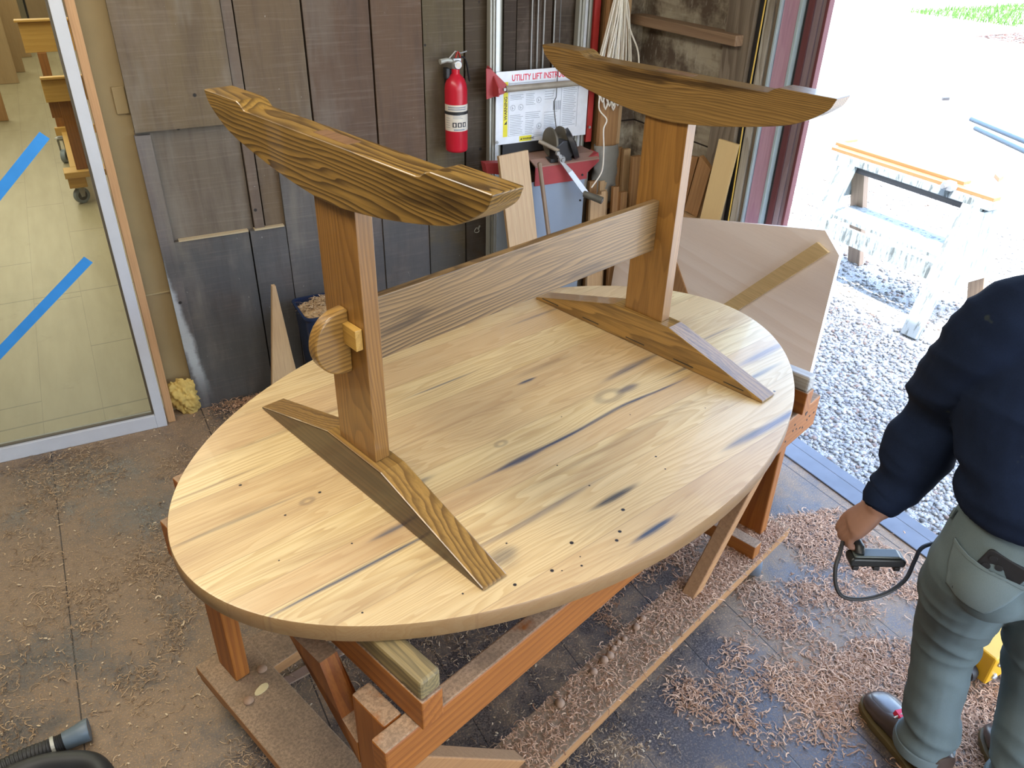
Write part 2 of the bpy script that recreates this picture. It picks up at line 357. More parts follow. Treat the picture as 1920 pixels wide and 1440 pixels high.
tag(o, 'thin yellow wire running up the door jamb beside the black strip', 'wire')
# rest of the shell, outside the photo
sh = flat('shell boards', (.20, .14, .09), .8, 0, .3, 4); cl = flat('ceiling boards', (.46, .40, .32), .8, 0, .2, 3)
b = MB().box(1.42, 1.5, -4.2, -3.0, -.02, 2.9); b.box(1.42, 1.5, -3.0, .60, 2.35, 2.9); b.build('wall_right.001', sh, kind='structure')
b = MB().box(-3.2, -.5, -4.28, -4.2, 0, 2.9); b.box(-.5, 1.5, -4.28, -4.2, 2.4, 2.9); b.build('wall_front', sh, kind='structure')  # unseen wall; its opening is added to let daylight onto the near sides
b = MB().box(-3.28, -3.2, -4.28, 14.2, 0, 2.9); b.build('wall_left', sh, kind='structure')
b = MB().box(-3.28, 1.6, -4.28, 1.72, 2.9, 2.98); b.box(-3.28, -.4, 1.72, 14.2, 2.9, 2.98); b.build('ceiling', cl, kind='structure')
bw = flat('back room wall', (.42, .36, .24), .8, 0, .15, 3)
b = MB().box(-.45, -.38, 1.72, 14.2, 0, 2.9); b.box(-3.2, -.45, 14.2, 14.28, 0, 2.9); b.build('wall_right.002', bw, kind='structure')
MB().box(-3.2, -1.95, 1.64, 1.70, 0, 2.9).build('wall_back.002', sh, kind='structure')
MB().box(-1.95, -.7, 1.58, 1.66, 2.12, 2.9).build('wall_back.003', sh, kind='structure')

# glazed door panel at the left
RZW = R(-2.0)
w = thing('glazed_panel', 'tall glass panel in a pale grey frame at the left, back room seen through it', 'glass panel', (-.722, 1.553, 0), RZW)
fr = MB(); fr.box(-.037, 0, -.0, .045, 0, 2.1); fr.box(-1.20, -.037, 0, .045, 0, .058); fr.box(-1.20, -.037, 0, .045, 2.02, 2.1); fr.box(-1.25, -1.20, 0, .045, 0, 2.1)
fr.build('frame', M_grpaint, w, bevel=.002)
def glass():
    m = bpy.data.materials.new('window glass'); m.use_nodes = True; nt = m.node_tree; nt.nodes.clear()
    o = nt.nodes.new('ShaderNodeOutputMaterial'); mx = nt.nodes.new('ShaderNodeMixShader'); tr = nt.nodes.new('ShaderNodeBsdfTransparent'); gl = nt.nodes.new('ShaderNodeBsdfGlossy')
    fz = nt.nodes.new('ShaderNodeFresnel'); fz.inputs[0].default_value = 1.45; gl.inputs['Roughness'].default_value = .02; tr.inputs[0].default_value = (.93, .96, .92, 1)
    nt.links.new(fz.outputs[0], mx.inputs[0]); nt.links.new(tr.outputs[0], mx.inputs[1]); nt.links.new(gl.outputs[0], mx.inputs[2]); nt.links.new(mx.outputs[0], o.inputs[0]); return m
MB().box(-1.195, -.038, .024, .028, .055, 2.03).build('glass_pane', glass(), w)
M_seal = flat('dark seal', (.10, .085, .06), .6)
q = MB().box(-.045, -.0375, .012, .024, .064, 2.02); q.box(-1.20, -.039, .012, .024, .0585, .064); q.build('glazing_seal', M_seal, w)
def tape(a, c, lab):
    a, c = Vector(a), Vector(c); d = (c - a).normalized(); n = Vector((-d.y, d.x)) * .0165
    o = MB().prism([(a.x + n.x, a.y + n.y), (a.x - n.x, a.y - n.y), (c.x - n.x, c.y - n.y), (c.x + n.x, c.y + n.y)], 1, .0222, .0238).build('masking_tape', M_bluetape)
    o.location = w.location; o.rotation_euler = w.rotation_euler; tag(o, lab, 'tape'); return o
tape((-.143, 1.140), (-.52, .78), 'upper strip of blue masking tape stuck slantwise on the glass panel')
tape((-.117, .715), (-.55, .355), 'lower strip of blue masking tape stuck slantwise on the glass panel')
o = MB().box(-.716, -.688, 1.572, 1.62, 0, 2.9).build('trim_16', M_salmon, kind='structure', bevel=.002)
# yellow foam stuffed into the gap at the wall foot
b = MB(); rnd = random.Random(4)
bm = bmesh.new(); bmesh.ops.create_icosphere(bm, subdivisions=5, radius=1)
for v in bm.verts:
    p = v.co; n = mnoise.fractal(p * 1.7, 1, 2, 4); f = 1 + .35 * n + .12 * mnoise.noise(p * 7)
    v.co = Vector((p.x * .055 * f, p.y * .035 * f, p.z * .078 * f + p.x * -.02))
me = bpy.data.meshes.new('foam_chunk'); bm.to_mesh(me); bm.free(); me.materials.append(M_foam); me.polygons.foreach_set('use_smooth', [True] * len(me.polygons))
o = bpy.data.objects.new('foam_chunk', me); col.objects.link(o); o.location = (-.632, 1.625, .072); tag(o, 'crumpled chunk of yellow foam stuffed at the foot of the tan wall strip', 'foam')
# ------------------------------------------------------------------ the oval tabletop
TR = R(15)
def tabletop_mat():
    t = T('tabletop pine'); x, y, z = t.xyz()
    a = R(-3.5); xr = x * math.cos(a) + y * math.sin(a); yr = y * math.cos(a) - x * math.sin(a)
    # knots push the grain sideways
    yw = yr
    for kx, ky, s, amp in ((.178, -.103, .055, .030), (-.15, -.094, .035, .018), (-.568, -.007, .05, .016), (.42, .17, .04, .014), (-.30, -.33, .05, .02)):
        dx = (xr - kx) / (s * 2.2); dy = (yr - ky) / s
        g = ((dx * dx + dy * dy) * -1).op('EXPONENT'); yw = yw + dy * g * amp
    pid = None
    seams = [-.44, -.315, -.222, -.160, -.074, .030, .128, .245, .350]
    for sv in seams:
        q = (yr - sv).step(-.0006, .0006); pid = q if pid is None else pid + q
    sm = None
    for sv in seams:
        q = (yr - sv).op('ABSOLUTE').step(.0016, .0006); sm = q if sm is None else sm.op('MAXIMUM', q)
    off = (pid * 1.37).op('SINE') * 5
    v = t.comb(xr * .11 + off, yw + off, z + pid * .31)
    n1 = t.noise(v, 7.5, 3, .5, .25); ring = (n1 * 26 + yw * 55).op('FRACT'); late = ring.step(.15, .95) * ring.step(1.0, .93)
    n3 = t.noise(t.comb(xr * .22 + off, yw + off * .5, z), 9, 3, .6); fib = t.noise(t.comb(xr * .03 + off, yw, z), 330, 3, .65)
    c = t.mix(late * .62, (.66, .51, .265), (.47, .31, .13))
    tone = (pid * 2.399 + .8).op('SINE') * .5 + .5
    c = t.mix(tone * .55, c, (.50, .315, .165)); c = t.mix(((n3 - .50) * 3.2).sat() * .8, c, (.33, .20, .10)); c = t.mix(((fib - .48) * 4).sat() * .42, c, (.34, .22, .11))
    c = t.mix(((n3 - .40) * -4).sat() * .5, c, (.70, .56, .33))
    def streak(px, py, L, w, amt, colr=(.055, .060, .085), slope=0.0):
        nonlocal c
        yq = py - math.tan(a) * 0
        dx = (xr - px) / L; dy = (yw - yq - (xr - px) * slope) / w; e = dx * dx
        g = ((e * e + dy * dy * (e * 2 + 1)) * -1).op('EXPONENT'); c = t.mix((g * amt * (fib * 1.2 + .35)).sat(), c, colr)
    def P(px, py): return (px * math.cos(a) + py * math.sin(a), py * math.cos(a) - px * math.sin(a))
    BL = (.05, .065, .10); BR = (.16, .09, .05)
    for (px, py, L, w_, amt, cc) in ((-.06, -.160, .22, .0055, 1.0, BL), (.22, -.180, .16, .0035, 1.0, BL), (-.16, -.155, .06, .009, .9, BL), (-.107, -.368, .060, .0085, 1.1, (.05, .05, .05)),
            (-.125, -.480, .060, .0075, 1.1, BL), (-.26, -.30, .16, .010, .55, BL), (-.60, -.195, .18, .0045, 1.0, BL), (-.495, -.150, .045, .006, .9, BL), (-.40, -.070, .06, .009, .8, BL), (.38, -.445, .13, .010, .9, (.06, .08, .16)),
            (.26, -.43, .07, .009, .7, BL), (.05, -.25, .3, .010, .38, BR), (-.093, .191, .10, .003, .8, BL), (.07, .065, .028, .006, 1.0, BL), (-.685, .196, .12, .004, .55, BR), (-.70, .07, .12, .005, .6, (.13, .11, .09)), (.15, .09, .10, .012, .45, BR),
            (.33, -.06, .11, .010, .75, BL), (.45, -.16, .12, .006, .6, BL), (.52, .10, .10, .004, .6, BL), (.60, -.10, .10, .004, .5, BL), (-.45, -.27, .10, .006, .6, BR), (.64, -.25, .11, .012, .7, (.06, .07, .13)), (.53, -.30, .09, .008, .7, BL), (-.35, .27, .12, .008, .5, BR),
            (-.39, -.345, .035, .022, .7, (.10, .09, .08)), (.23, -.125, .035, .016, .8, BL), (-.52, .27, .09, .005, .5, BR), (.36, .30, .12, .005, .5, BL)):
        streak(*P(px, py), L, w_, amt, cc)
    for kx, ky, r_ in ((.178, -.103, .019), (-.15, -.094, .008), (-.568, -.007, .008), (.42, .17, .006)):
        d = ((xr - kx) / 1.7) * ((xr - kx) / 1.7) + (yr - ky) * (yr - ky); d = d.op('SQRT') + (n3 - .5) * .012
        c = t.mix((d - r_).op('ABSOLUTE').step(r_ * .7, r_ * .1) * .34, c, (.075, .065, .07))
    for hx, hy, r_ in ((-.348, -.425, .0045), (-.42, -.405, .004), (-.30, -.452, .003), (-.335, -.437, .002), (-.50, -.36, .0025), (-.12, -.31, .0025), (-.285, -.435, .0018), (-.18, -.44, .0045), (-.203, -.452, .0045), (-.127, -.404, .005), (-.27, -.40, .005), (-.36, -.32, .0025), (.04, -.38, .0022), (.02, -.10, .002), (-.12, -.22, .0025),
                       (.145, -.20, .002), (-.64, .16, .004), (-.57, -.13, .0025), (-.69, -.08, .002), (.30, -.30, .002), (.49, -.37, .004), (-.40, -.02, .003), (-.65, -.28, .0025), (-.62, .02, .003), (.06, -.34, .003), (-.535, .035, .004)):
        q = P(hx, hy); d = ((xr - q[0]) * (xr - q[0]) + (yr - q[1]) * (yr - q[1])).op('SQRT') + (fib - .5) * .002
        c = t.mix(d.step(r_, r_ * .6), c, (.015, .013, .016))
    c = t.mix(sm * .35, c, (.20, .12, .06))
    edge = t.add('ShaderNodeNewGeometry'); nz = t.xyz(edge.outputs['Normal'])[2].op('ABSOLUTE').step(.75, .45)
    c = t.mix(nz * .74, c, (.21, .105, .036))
    t.bump(fib * .5 + late * .4, .12, .001)
    return t.out(c, .42, coat=.10)
A_, B_ = .8223, .5308; b = MB(); N = 160
def ell(k, d=0):
    a = 2 * math.pi * k / N; ex = 2 / 1.963
    cx, sx = math.cos(a), math.sin(a); px = math.copysign(abs(cx) ** ex, cx) * (A_ - d); py = math.copysign(abs(sx) ** ex, sx) * (B_ - d)
    g = -.0136; return px * math.cos(g) - py * math.sin(g) - .0046, px * math.sin(g) + py * math.cos(g)
rings = [(.006, 0), (.0015, .0012), (0, .004), (0, .035), (.002, .0383)]
for d, z in rings: b.v += [(*ell(k, d), z) for k in range(N)]
b.f = [(i * N + k, i * N + (k + 1) % N, (i + 1) * N + (k + 1) % N, (i + 1) * N + k) for i in range(len(rings) - 1) for k in range(N)]
b.f += [tuple(range(N - 1, -1, -1)), tuple(4 * N + k for k in range(N))]; b.mi = [0] * len(b.f)
b.v = [(x, y, .0383 - z) for x, y, z in b.v]
o = b.build('tabletop', tabletop_mat(), smooth=True, loc=(0, 0, .8 - .0383)); o.rotation_euler = (0, 0, TR)
tag(o, 'large oval tabletop of pale reclaimed boards lying upside down on the rolling cart', 'tabletop')

# ------------------------------------------------------------------ the upside down trestle base
base = thing('trestle_base', 'oiled trestle table base standing upside down on the oval tabletop', 'table base', (0, 0, .8), TR)
D = .4442
M_foot = wood('foot pine', (.27, .155, .036), (.045, .022, .007), 1, 13, 10, .30, .95, coat=.3, knots=3.4, streak=.75)
M_foot2 = wood('foot pine open grain', (.25, .145, .042), (.07, .034, .010), 1, 21, 8, .34, 1.0, coat=.2, spots=3.4, streak=.95, knots=1.8)
M_bear = wood('bearer pine', (.33, .185, .048), (.07, .032, .01), 1, 10, 9, .30, .9, coat=.3, knots=4.2, streak=.5)
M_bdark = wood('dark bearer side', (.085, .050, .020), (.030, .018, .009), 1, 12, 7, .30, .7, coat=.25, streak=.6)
def arc(pts, n=6): return [tuple(p)[:2] for p in smoothpath([(a, b_, 0) for a, b_ in pts], n)]
for s in (-1, 1):
    c = s * D; t1 = .0008
    prof = [(-.3807, t1), (-.3807, .0064), (-.091, .0897), (.091, .0897), (.3807, .0064), (.3807, t1)]
    bb = MB().prism(prof, 0, c - .0283, c + .0283)
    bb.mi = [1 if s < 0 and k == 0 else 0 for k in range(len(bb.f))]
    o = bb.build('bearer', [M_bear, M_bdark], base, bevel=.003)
    if s > 0:
        # slots for the table clips in the inner face
        for y0, y1 in ((.288, .353), (.135, .194), (-.025, .038), (-.181, -.12), (-.328, -.271)): MB().box(c - .0287, c - .0281, y0, y1, .011, .0135).build('clip_slot', M_black, o)
    MB().box(c - .0165, c + .0165, -.0607, .0607, .0898, .588).build('post', M_post, base, bevel=.0015)
    low = arc([(.3946, .6975), (.379, .673), (.323, .640), (.249, .620), (.142, .600), (.045, .5885), (0, .587), (-.045, .5885), (-.142, .600), (-.249, .620), (-.323, .640), (-.379, .673), (-.3946, .6975)], 8)
    top = [(-.3946, .70), (-.2714, .70)] + arc([(-.2714, .70), (-.262, .697), (-.2555, .6935), (-.248, .6885), (-.2391, .6872)], 3) + [(.2391, .6872)] + arc([(.2391, .6872), (.248, .6885), (.2555, .6935), (.262, .697), (.2714, .70)], 3) + [(.3946, .70)]
    pr = []
    for p in low + top:
        if not pr or abs(p[0] - pr[-1][0]) + abs(p[1] - pr[-1][1]) > .0004: pr.append(p)
    MB().prism(pr, 0, c - .0282, c + .0282).build('foot', M_foot if s < 0 else M_foot2, base, bevel=.0012, seg=1)
# tenon end plug marks on the near foot
M_plug = wood('end grain plug', (.22, .12, .06), (.13, .065, .03), 0, 7, 20, .4, .8)
for q in (-1, 1): MB().box(q * D - .012, q * D + .014, -.048, .048, .6868, .6876).build('tenon_end', M_plug, base)
b = MB().box(-D + .0165, D - .0165, -.0095, .0095, .2715, .3985)
o = b.build('stretcher', wood('stretcher pine', (.28, .170, .068), (.045, .026, .014), 0, 14, 9, .42, 1.0, coat=.1, spots=3.0, knots=3.0, streak=.7), base, bevel=.0015)
h = [(-.461, .276), (-.461, .398)] + [(-.475 - .060 * math.sin(math.pi * k / 14), .337 + .061 * math.cos(math.pi * k / 14)) for k in range(15)]
h = [(-.4608, .398)] + [(-.472 - .060 * math.sin(math.pi * k / 14), .3345 + .0625 * math.cos(math.pi * k / 14)) for k in range(15)] + [(-.4608, .272)]
MB().prism(h, 1, -.0125, .0125).build('tenon', M_oil[0], base, bevel=.003, smooth=True)
bb = MB().add([(-.4615, -.054, .334), (-.4615, .04, .334), (-.472, .04, .334), (-.476, -.054, .334), (-.4615, -.054, .374), (-.4615, .04, .374), (-.472, .04, .374), (-.476, -.054, .374)],
              [(3, 2, 1, 0), (4, 5, 6, 7), (0, 1, 5, 4), (1, 2, 6, 5), (2, 3, 7, 6), (3, 0, 4, 7)])
bb.build('wedge', wood('wedge pine', (.46, .27, .06), (.30, .15, .03), 1, 6, 6, .35, .7), base, bevel=.001)

# ------------------------------------------------------------------ rolling cart below the tabletop
cart = thing('rolling_cart', 'dusty orange brown wooden rolling cart carrying the oval tabletop', 'cart', (0, 0, 0), R(17.5))
H = .8; CX, CY = M_cart[0], M_cart[1]; CZ = M_cart[2]
for s in (-1, 1):
    MB().box(-.737, .802, *sorted((s * .392, s * .354)), H - .255, H - .155).build('long_rail', CX, cart, bevel=.004)
    MB().box(-.74, .82, *sorted((s * .40, s * .275)), H - .686, H - .65).build('base_plank', M_base[0], cart, bevel=.003)
for x0, x1 in ((-.668, -.623), (.66, .70)):
    MB().box(x0, x1, -.405, .34, H - .153, H - .084).build('bearer', CY, cart, bevel=.003)
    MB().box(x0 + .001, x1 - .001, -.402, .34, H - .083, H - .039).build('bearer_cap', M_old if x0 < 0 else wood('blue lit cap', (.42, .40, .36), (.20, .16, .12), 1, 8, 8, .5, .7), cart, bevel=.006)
MB().box(-.747, -.612, -.46, .39, H - .65, H - .62).build('base_plank', M_base[1], cart, bevel=.003)
MB().box(.60, .64, -.39, .39, H - .649, H - .60).build('cross_piece', CY, cart, bevel=.003)
for y0, y1 in ((-.352, -.262),): MB().box(-.708, -.670, y0, y1, H - .62, H - .155).build('post', CZ, cart, bevel=.004)
for y0, y1 in ((-.352, -.262), (.262, .352)): MB().box(.715, .752, y0, y1, H - .65, H - .155).build('post', CZ, cart, bevel=.004)
MB().box(-.700, -.662, .275, .36, H - .62, H - .0395).build('post', CZ, cart, bevel=.004)
for s in (-1, 1):
    for e in (-1, 1):
        # diagonal braces on the long sides
        M = Matrix.Translation((0, s * .332, 0))
        pts = [(.340, H - .649), (.385, H - .649), (.735 if s < 0 else .72, H - .256), (.685, H - .256)] if e > 0 else [(-.340, H - .649), (-.385, H - .649), (-.66, H - .34), (-.66, H - .285)]
        MB().prism(pts, 1, -.02, .02, M).build('brace', M_base[0] if e < 0 else M_base[0], cart, bevel=.003)
MB().prism([(-.262, H - .35), (-.262, H - .29), (-.06, H - .155), (-.17, H - .155)], 0, -.709, -.672).build('brace', CZ, cart)
M_tyre = flat('grey blue tyre', (.20, .24, .28), .5, 0, .15, 20); M_hub = flat('dark wheel hub', (.035, .035, .032), .45, 0, .3, 30)
def caster(x, y, a, top, par, r=.052):
    M = Matrix.Translation((x, y, 0)) @ Matrix.Rotation(a, 4, 'Z')
    prof = [(r * .62, -.014), (r * .66, -.0165), (r * .95, -.0165), (r, -.011), (r, .011), (r * .95, .0165), (r * .66, .0165), (r * .62, .014)]
    MM = M @ Matrix.Translation((0, 0, r)) @ Matrix.Rotation(R(90), 4, 'X')
    wh = MB().lathe(prof, seg=36, M=MM).build('wheel', M_tyre, par, smooth=True)
    MB().lathe([(.008, -.018), (r * .35, -.018), (r * .64, -.0135), (r * .64, .0135), (r * .35, .018), (.008, .018)], seg=28, M=MM).build('hub', M_hub, wh, smooth=True)
    k = MB().box(-.035, .035, -.03, .03, top - .004, top, M); k.cyl((0, 0, top - .02), (0, 0, top - .003), .022, M=M)
    for s in (-1, 1): k.prism([(-.022, top - .016), (.022, top - .016), (.012, r - .008), (-.012, r - .008)], 1, s * .0195 - .001, s * .0195 + .001, M)
    k.cyl((0, -.022, r), (0, .022, r), .005, M=M); k.build('fork', M_zinc, par)
for x, y, a in ((.715, -.352, R(35)), (.715, .33, R(60)), (-.69, -.34, R(20)), (-.68, .30, R(80))): caster(x, y, a, H - .686 if x > 0 or 1 else 0, cart)
# nail holes in the near rail end
rnd = random.Random(3)
for i in range(12): MB().lathe([(.0035, -.0004), (.0035, .0004)], seg=8, M=Matrix.Translation((.62 + rnd.random() * .16, -.3923, H - .175 - rnd.random() * .06)) @ Matrix.Rotation(R(90), 4, 'X')).build('nail_hole', M_black, cart)
# dust-covered lumps lying on the planks
a = R(17.5)
def cw(x, y, z): return (math.cos(a) * x - math.sin(a) * y, math.sin(a) * x + math.cos(a) * y, z)
M_lump = flat('dusty lump', (.30, .19, .12), .9, 0, .2, 60)
first = None; rnd = random.Random(8)
LP = [(-.177, -.309, 1.0), (-.146, -.31, .45), (-.047, -.308, .85), (0, -.304, .9), (.021, -.307, .9), (.047, -.299, .7), (.072, -.296, .62), (.092, -.30, .7), (.146, -.298, .85), (.183, -.293, .8)]
for i, (x, y, s) in enumerate(LP):
    if first is None:
        bm = bmesh.new(); bmesh.ops.create_icosphere(bm, subdivisions=3, radius=.0125)
        for v in bm.verts:
            n = mnoise.noise(v.co * 60); v.co *= 1 + .15 * n; v.co.z = max(v.co.z * .85, -.007) + .007
        me = bpy.data.meshes.new('resin_lump'); bm.to_mesh(me); bm.free(); me.materials.append(M_lump); me.polygons.foreach_set('use_smooth', [True] * len(me.polygons)); first = bpy.data.objects.new('resin_lump', me); o = first
    else: o = first.copy()
    col.objects.link(o); o.location = cw(x, y, H - .65); o.scale = (s, s, s); o.rotation_euler = (0, 0, rnd.random() * 6)
    lab = 'dusty lump, %s from the near end of the row on the right base plank' % ('first', 'second', 'third', 'fourth', 'fifth', 'sixth', 'seventh', 'eighth', 'ninth', 'tenth')[i]
    if i == 0: lab = 'largest dust covered round lump, nearest the camera on the right base plank of the cart'
    elif i == 1: lab = 'tiny dust covered lump just beyond the largest one on the right base plank'
    tag(o, lab, 'lump', None if i < 2 else 'dust covered lumps in a row on the right base plank')
for i, (x, y, lab) in enumerate(((-.638, .262, 'dust covered lump right beside the post foot on the left base plank'), (-.708, .205, 'dust covered lump near the outer edge of the left base plank'))):
    o = first.copy(); col.objects.link(o); o.location = cw(x, y, H - .62); o.scale = (1, 1, .7); tag(o, lab, 'lump')
b = MB().prism([(.016 * math.cos(k / 12 * 6.283) * (1 if math.cos(k / 12 * 6.283) < 0 else 1.5), .0105 * math.sin(k / 12 * 6.283)) for k in range(12)], 2, 0, .002)
o = b.build('wood_chip', flat('pale chip', (.62, .52, .28), .7), loc=cw(-.665, .215, H - .6198)); o.rotation_euler = (0, 0, R(-150)); tag(o, 'pale oval wood chip lying on the left base plank of the cart', 'wood chip')
o = MB().box(-.085, .085, -.014, .014, 0, .006).build('lath', flat('dusty lath', (.30, .19, .13), .9), loc=(-.545, .160, .0005)); o.rotation_euler = (0, 0, R(10)); tag(o, 'dust coloured lath lying on the floor under the oval tabletop', 'lath')
# ------------------------------------------------------------------ on and before the back wall
# fire extinguisher
ex = thing('fire_extinguisher', 'red fire extinguisher with a black strap hanging on the barn board wall', 'fire extinguisher', (.566, 1.578, .935))
MB().lathe([(.038, 0), (.043, .004), (.0445, .01), (.0445, .235), (.042, .255), (.034, .275), (.022, .288), (.016, .294), (.0155, .315), (.012, .316)], seg=40).build('cylinder', M_ext, ex, smooth=True)
def shell(z0, z1, r, a0, a1, name, m, par, n=24):
    b = MB()
    for k in range(n + 1):
        a = a0 + (a1 - a0) * k / n; b.v += [(r * math.cos(a), r * math.sin(a), z0), (r * math.cos(a), r * math.sin(a), z1)]
    b.f = [(2 * k, 2 * k + 2, 2 * k + 3, 2 * k + 1) for k in range(n)]; b.mi = [0] * n; return b.build(name, m, par, smooth=True)
lb = shell(.085, .185, .0450, R(170), R(370), 'label', M_label, ex)
b = MB(); rnd = random.Random(2)
def onlabel(b, u0, u1, z0, z1, r=.0453, n=8):   # small printed patch wrapped on the label
    o_ = len(b.v)
    for k in range(n + 1):
        a_ = R(u0 + (u1 - u0) * k / n); b.v += [(r * math.cos(a_), r * math.sin(a_), z0), (r * math.cos(a_), r * math.sin(a_), z1)]
    b.f += [(o_ + 2 * k, o_ + 2 * k + 2, o_ + 2 * k + 3, o_ + 2 * k + 1) for k in range(n)]; b.mi = [0] * len(b.f)
for k in range(5): onlabel(b, 185, 212, .098 + k * .009, .0995 + k * .009)
for k in range(3): onlabel(b, 228, 280 - k * 8, .134 + k * .006, .1355 + k * .006)
for k in range(2): onlabel(b, 200, 300, .166 + k * .008, .170 + k * .008)
onlabel(b, 232, 290, .089, .0935); b.build('print', M_inkg, lb)
b = MB()
for k in range(3): onlabel(b, 226 + k * 26, 247 + k * 26, .101, .1195, .0454)
b.build('pictogram_square', M_ink, lb)
b = MB()
for k in range(3): onlabel(b, 232 + k * 26, 241 + k * 26, .104, .116, .0457)
b.build('pictogram', M_label, lb)
shell(.148, .160, .0462, 0, R(360), 'strap', M_black, ex, 36)
MB().box(-.040, -.022, .0, .03, .275, .315).build('bracket', M_black, ex, bevel=.004); b = MB().cyl((0, 0, .312), (0, 0, .335), .017); b.box(-.014, .02, -.011, .011, .325, .350); b.build('valve', M_zinc, ex, smooth=False, bevel=.002)
MB().tube([(-.012, 0, .340), (-.035, 0, .345), (-.066, -.004, .341)], [.008, .009, .010], 14).build('nozzle', M_alu, ex, smooth=True)
b = MB(); MM = Matrix.Translation((.002, -.016, .328)) @ Matrix.Rotation(R(90), 4, 'X'); b.lathe([(.015, -.006), (.017, .002), (.014, .006)], seg=24, M=MM); g = b.build('gauge', M_zinc, ex, smooth=True)
b = MB().lathe([(.010, .0062), (.010, .0068)], seg=20, M=MM); b.build('dial', M_label, g)
b = MB(); b.tube(smoothpath([(.012, 0, .345), (.030, 0, .352), (.045, 0, .335), (.060, 0, .262)], 4), .006, 8, flat=.6); b.build('carry_handle', M_black, ex, smooth=True)
MB().tube(smoothpath([(.0, 0, .350), (.010, 0, .372), (.020, 0, .350), (.024, 0, .318)], 4), .006, 8, flat=.5).build('pull_pin_loop', M_red, ex, smooth=True)
MB().tube([(-.026, 0, .350), (.0, 0, .374), (.022, 0, .366), (.048, 0, .372)], .0028, 6).build('squeeze_lever', M_zinc, ex)
MB().box(-.02, .02, .04, .062, .20, .30).build('wall_hook', M_black, ex)

# utility lift
lf = thing('utility_lift', 'utility lift with aluminium rails, hand winch and instruction board against the barn wall', 'lift', (0, 0, 0))
def rail(x0, x1, y0, y1, name='mast_rail'):
    w_ = x1 - x0; n = 4; b = MB()
    pts = []
    for k in range(n):   # grooved extrusion
        a = x0 + w_ * k / n; s_ = w_ / n; pts += [(a, y0), (a + s_ * .55, y0), (a + s_ * .62, y0 + .008), (a + s_ * .93, y0 + .008)]
    pts += [(x1, y0), (x1, y1), (x0, y1)]; b.prism(pts, 2, .02, 2.6)
    return b.build(name, M_alu, lf)
rail(.722, .775, 1.592, 1.622); rail(1.125, 1.188, 1.592, 1.622)
MB().box(1.194, 1.222, 1.585, 1.615, .9, 2.6).build('side_strip', M_red, lf)
MB().box(.745, .760, 1.586, 1.592, .02, 2.6).build('inner_rail', flat('pale zinc strip', (.60, .64, .66), .35, .3), lf); MB().box(1.150, 1.162, 1.586, 1.592, .02, 2.6).build('inner_rail', bpy.data.materials['pale zinc strip'], lf)
for x0, x1 in ((.919, .930), (.944, .958), (.981, .984), (1.024, 1.034)): MB().cyl((x0, 1.628, 2.6), (x1, 1.628, .95), .0035, seg=8).build('cable', M_zinc, lf, smooth=True)
sg = MB().box(0, .442, 0, .003, 0, .286).build('instruction_board', M_white, lf); sg.location = (.742, 1.577, .936)
bc = MB(); M_sign = Matrix.Rotation(R(90), 4, 'X')
def lines(b, x0, x1, z0, z1, n, th=.0014, jit=.25, rnd=random.Random(9)):
    for k in range(n):
        z = z1 - (z1 - z0) * k / max(1, n - 1); b.box(x0, x1 - (x1 - x0) * jit * rnd.random(), -.0008, -.0002, z, z + th)
lines(bc, .060, .30, .229, .238, 2); lines(bc, .065, .128, .175, .192, 4); lines(bc, .065, .128, .038, .112, 12); lines(bc, .138, .185, .150, .192, 7); lines(bc, .138, .215, .095, .118, 4); lines(bc, .138, .180, .035, .085, 8)
lines(bc, .228, .275, .165, .195, 4); lines(bc, .228, .300, .100, .112, 2); lines(bc, .228, .290, .045, .092, 8); lines(bc, .318, .385, .050, .200, 21); lines(bc, .18, .30, .018, .024, 2)
for cx, cz in ((.078, .143), (.115, .143), (.200, .165), (.205, .060)):
    for k in range(20): bc.box(cx - .0006 + .011 * math.cos(k * .314), cx + .0006 + .011 * math.cos(k * .314), -.0008, -.0002, cz + .011 * math.sin(k * .314) - .0015, cz + .011 * math.sin(k * .314) + .0015)
    bc.box(cx - .004, cx - .002, -.0008, -.0002, cz - .006, cz + .005); bc.box(cx, cx + .0045, -.0008, -.0002, cz - .003, cz - .001)
for k in range(5): bc.box(.270 + k * .008, .273 + k * .008, -.0008, -.0002, .118, .155)
for x0, x1, z0, z1 in ((.058, .0588, .03, .245), (.058, .31, .031, .0318), (.308, .3088, .03, .23), (.39, .3908, .04, .21)): bc.box(x0, x1, -.0008, -.0002, z0, z1)
bc.build('fine_print', M_inkg, sg)
b = MB(); vs, fs = text_mesh('UTILITY LIFT INSTRUCTIONS', .034, Matrix.Translation((.070, -.0006, .248)) @ M_sign @ Matrix.Scale(.74, 4, (1, 0, 0))); b.add(vs, fs); b.build('heading', M_inkr, sg, fix=False)
b = MB().box(.034, .054, -.0012, -.0002, .030, .246); b.box(.112, .170, -.0012, -.0002, .004, .026); b.build('warning_panel', M_yel, sg)
b = MB(); vs, fs = text_mesh('WARNING', .019, Matrix.Translation((.0505, -.0016, .098)) @ M_sign @ Matrix.Rotation(R(90), 4, 'Z')); b.add(vs, fs); b.build('lettering', M_ink, sg, fix=False); b = MB()
b.prism([(.0375, .080), (.0505, .080 + .0), (.0505, .094)], 1, -.0019, -.0013)
b.build('warning_symbol', M_ink, sg); b = MB(); vs, fs = text_mesh('WARNING', .0115, Matrix.Translation((.127, -.0016, .0105)) @ M_sign); b.add(vs, fs); b.build('lettering', M_ink, sg, fix=False)
MB().prism([(.116, .0105), (.125, .0105), (.1205, .019)], 1, -.0019, -.0013).build('warning_symbol', M_ink, sg)
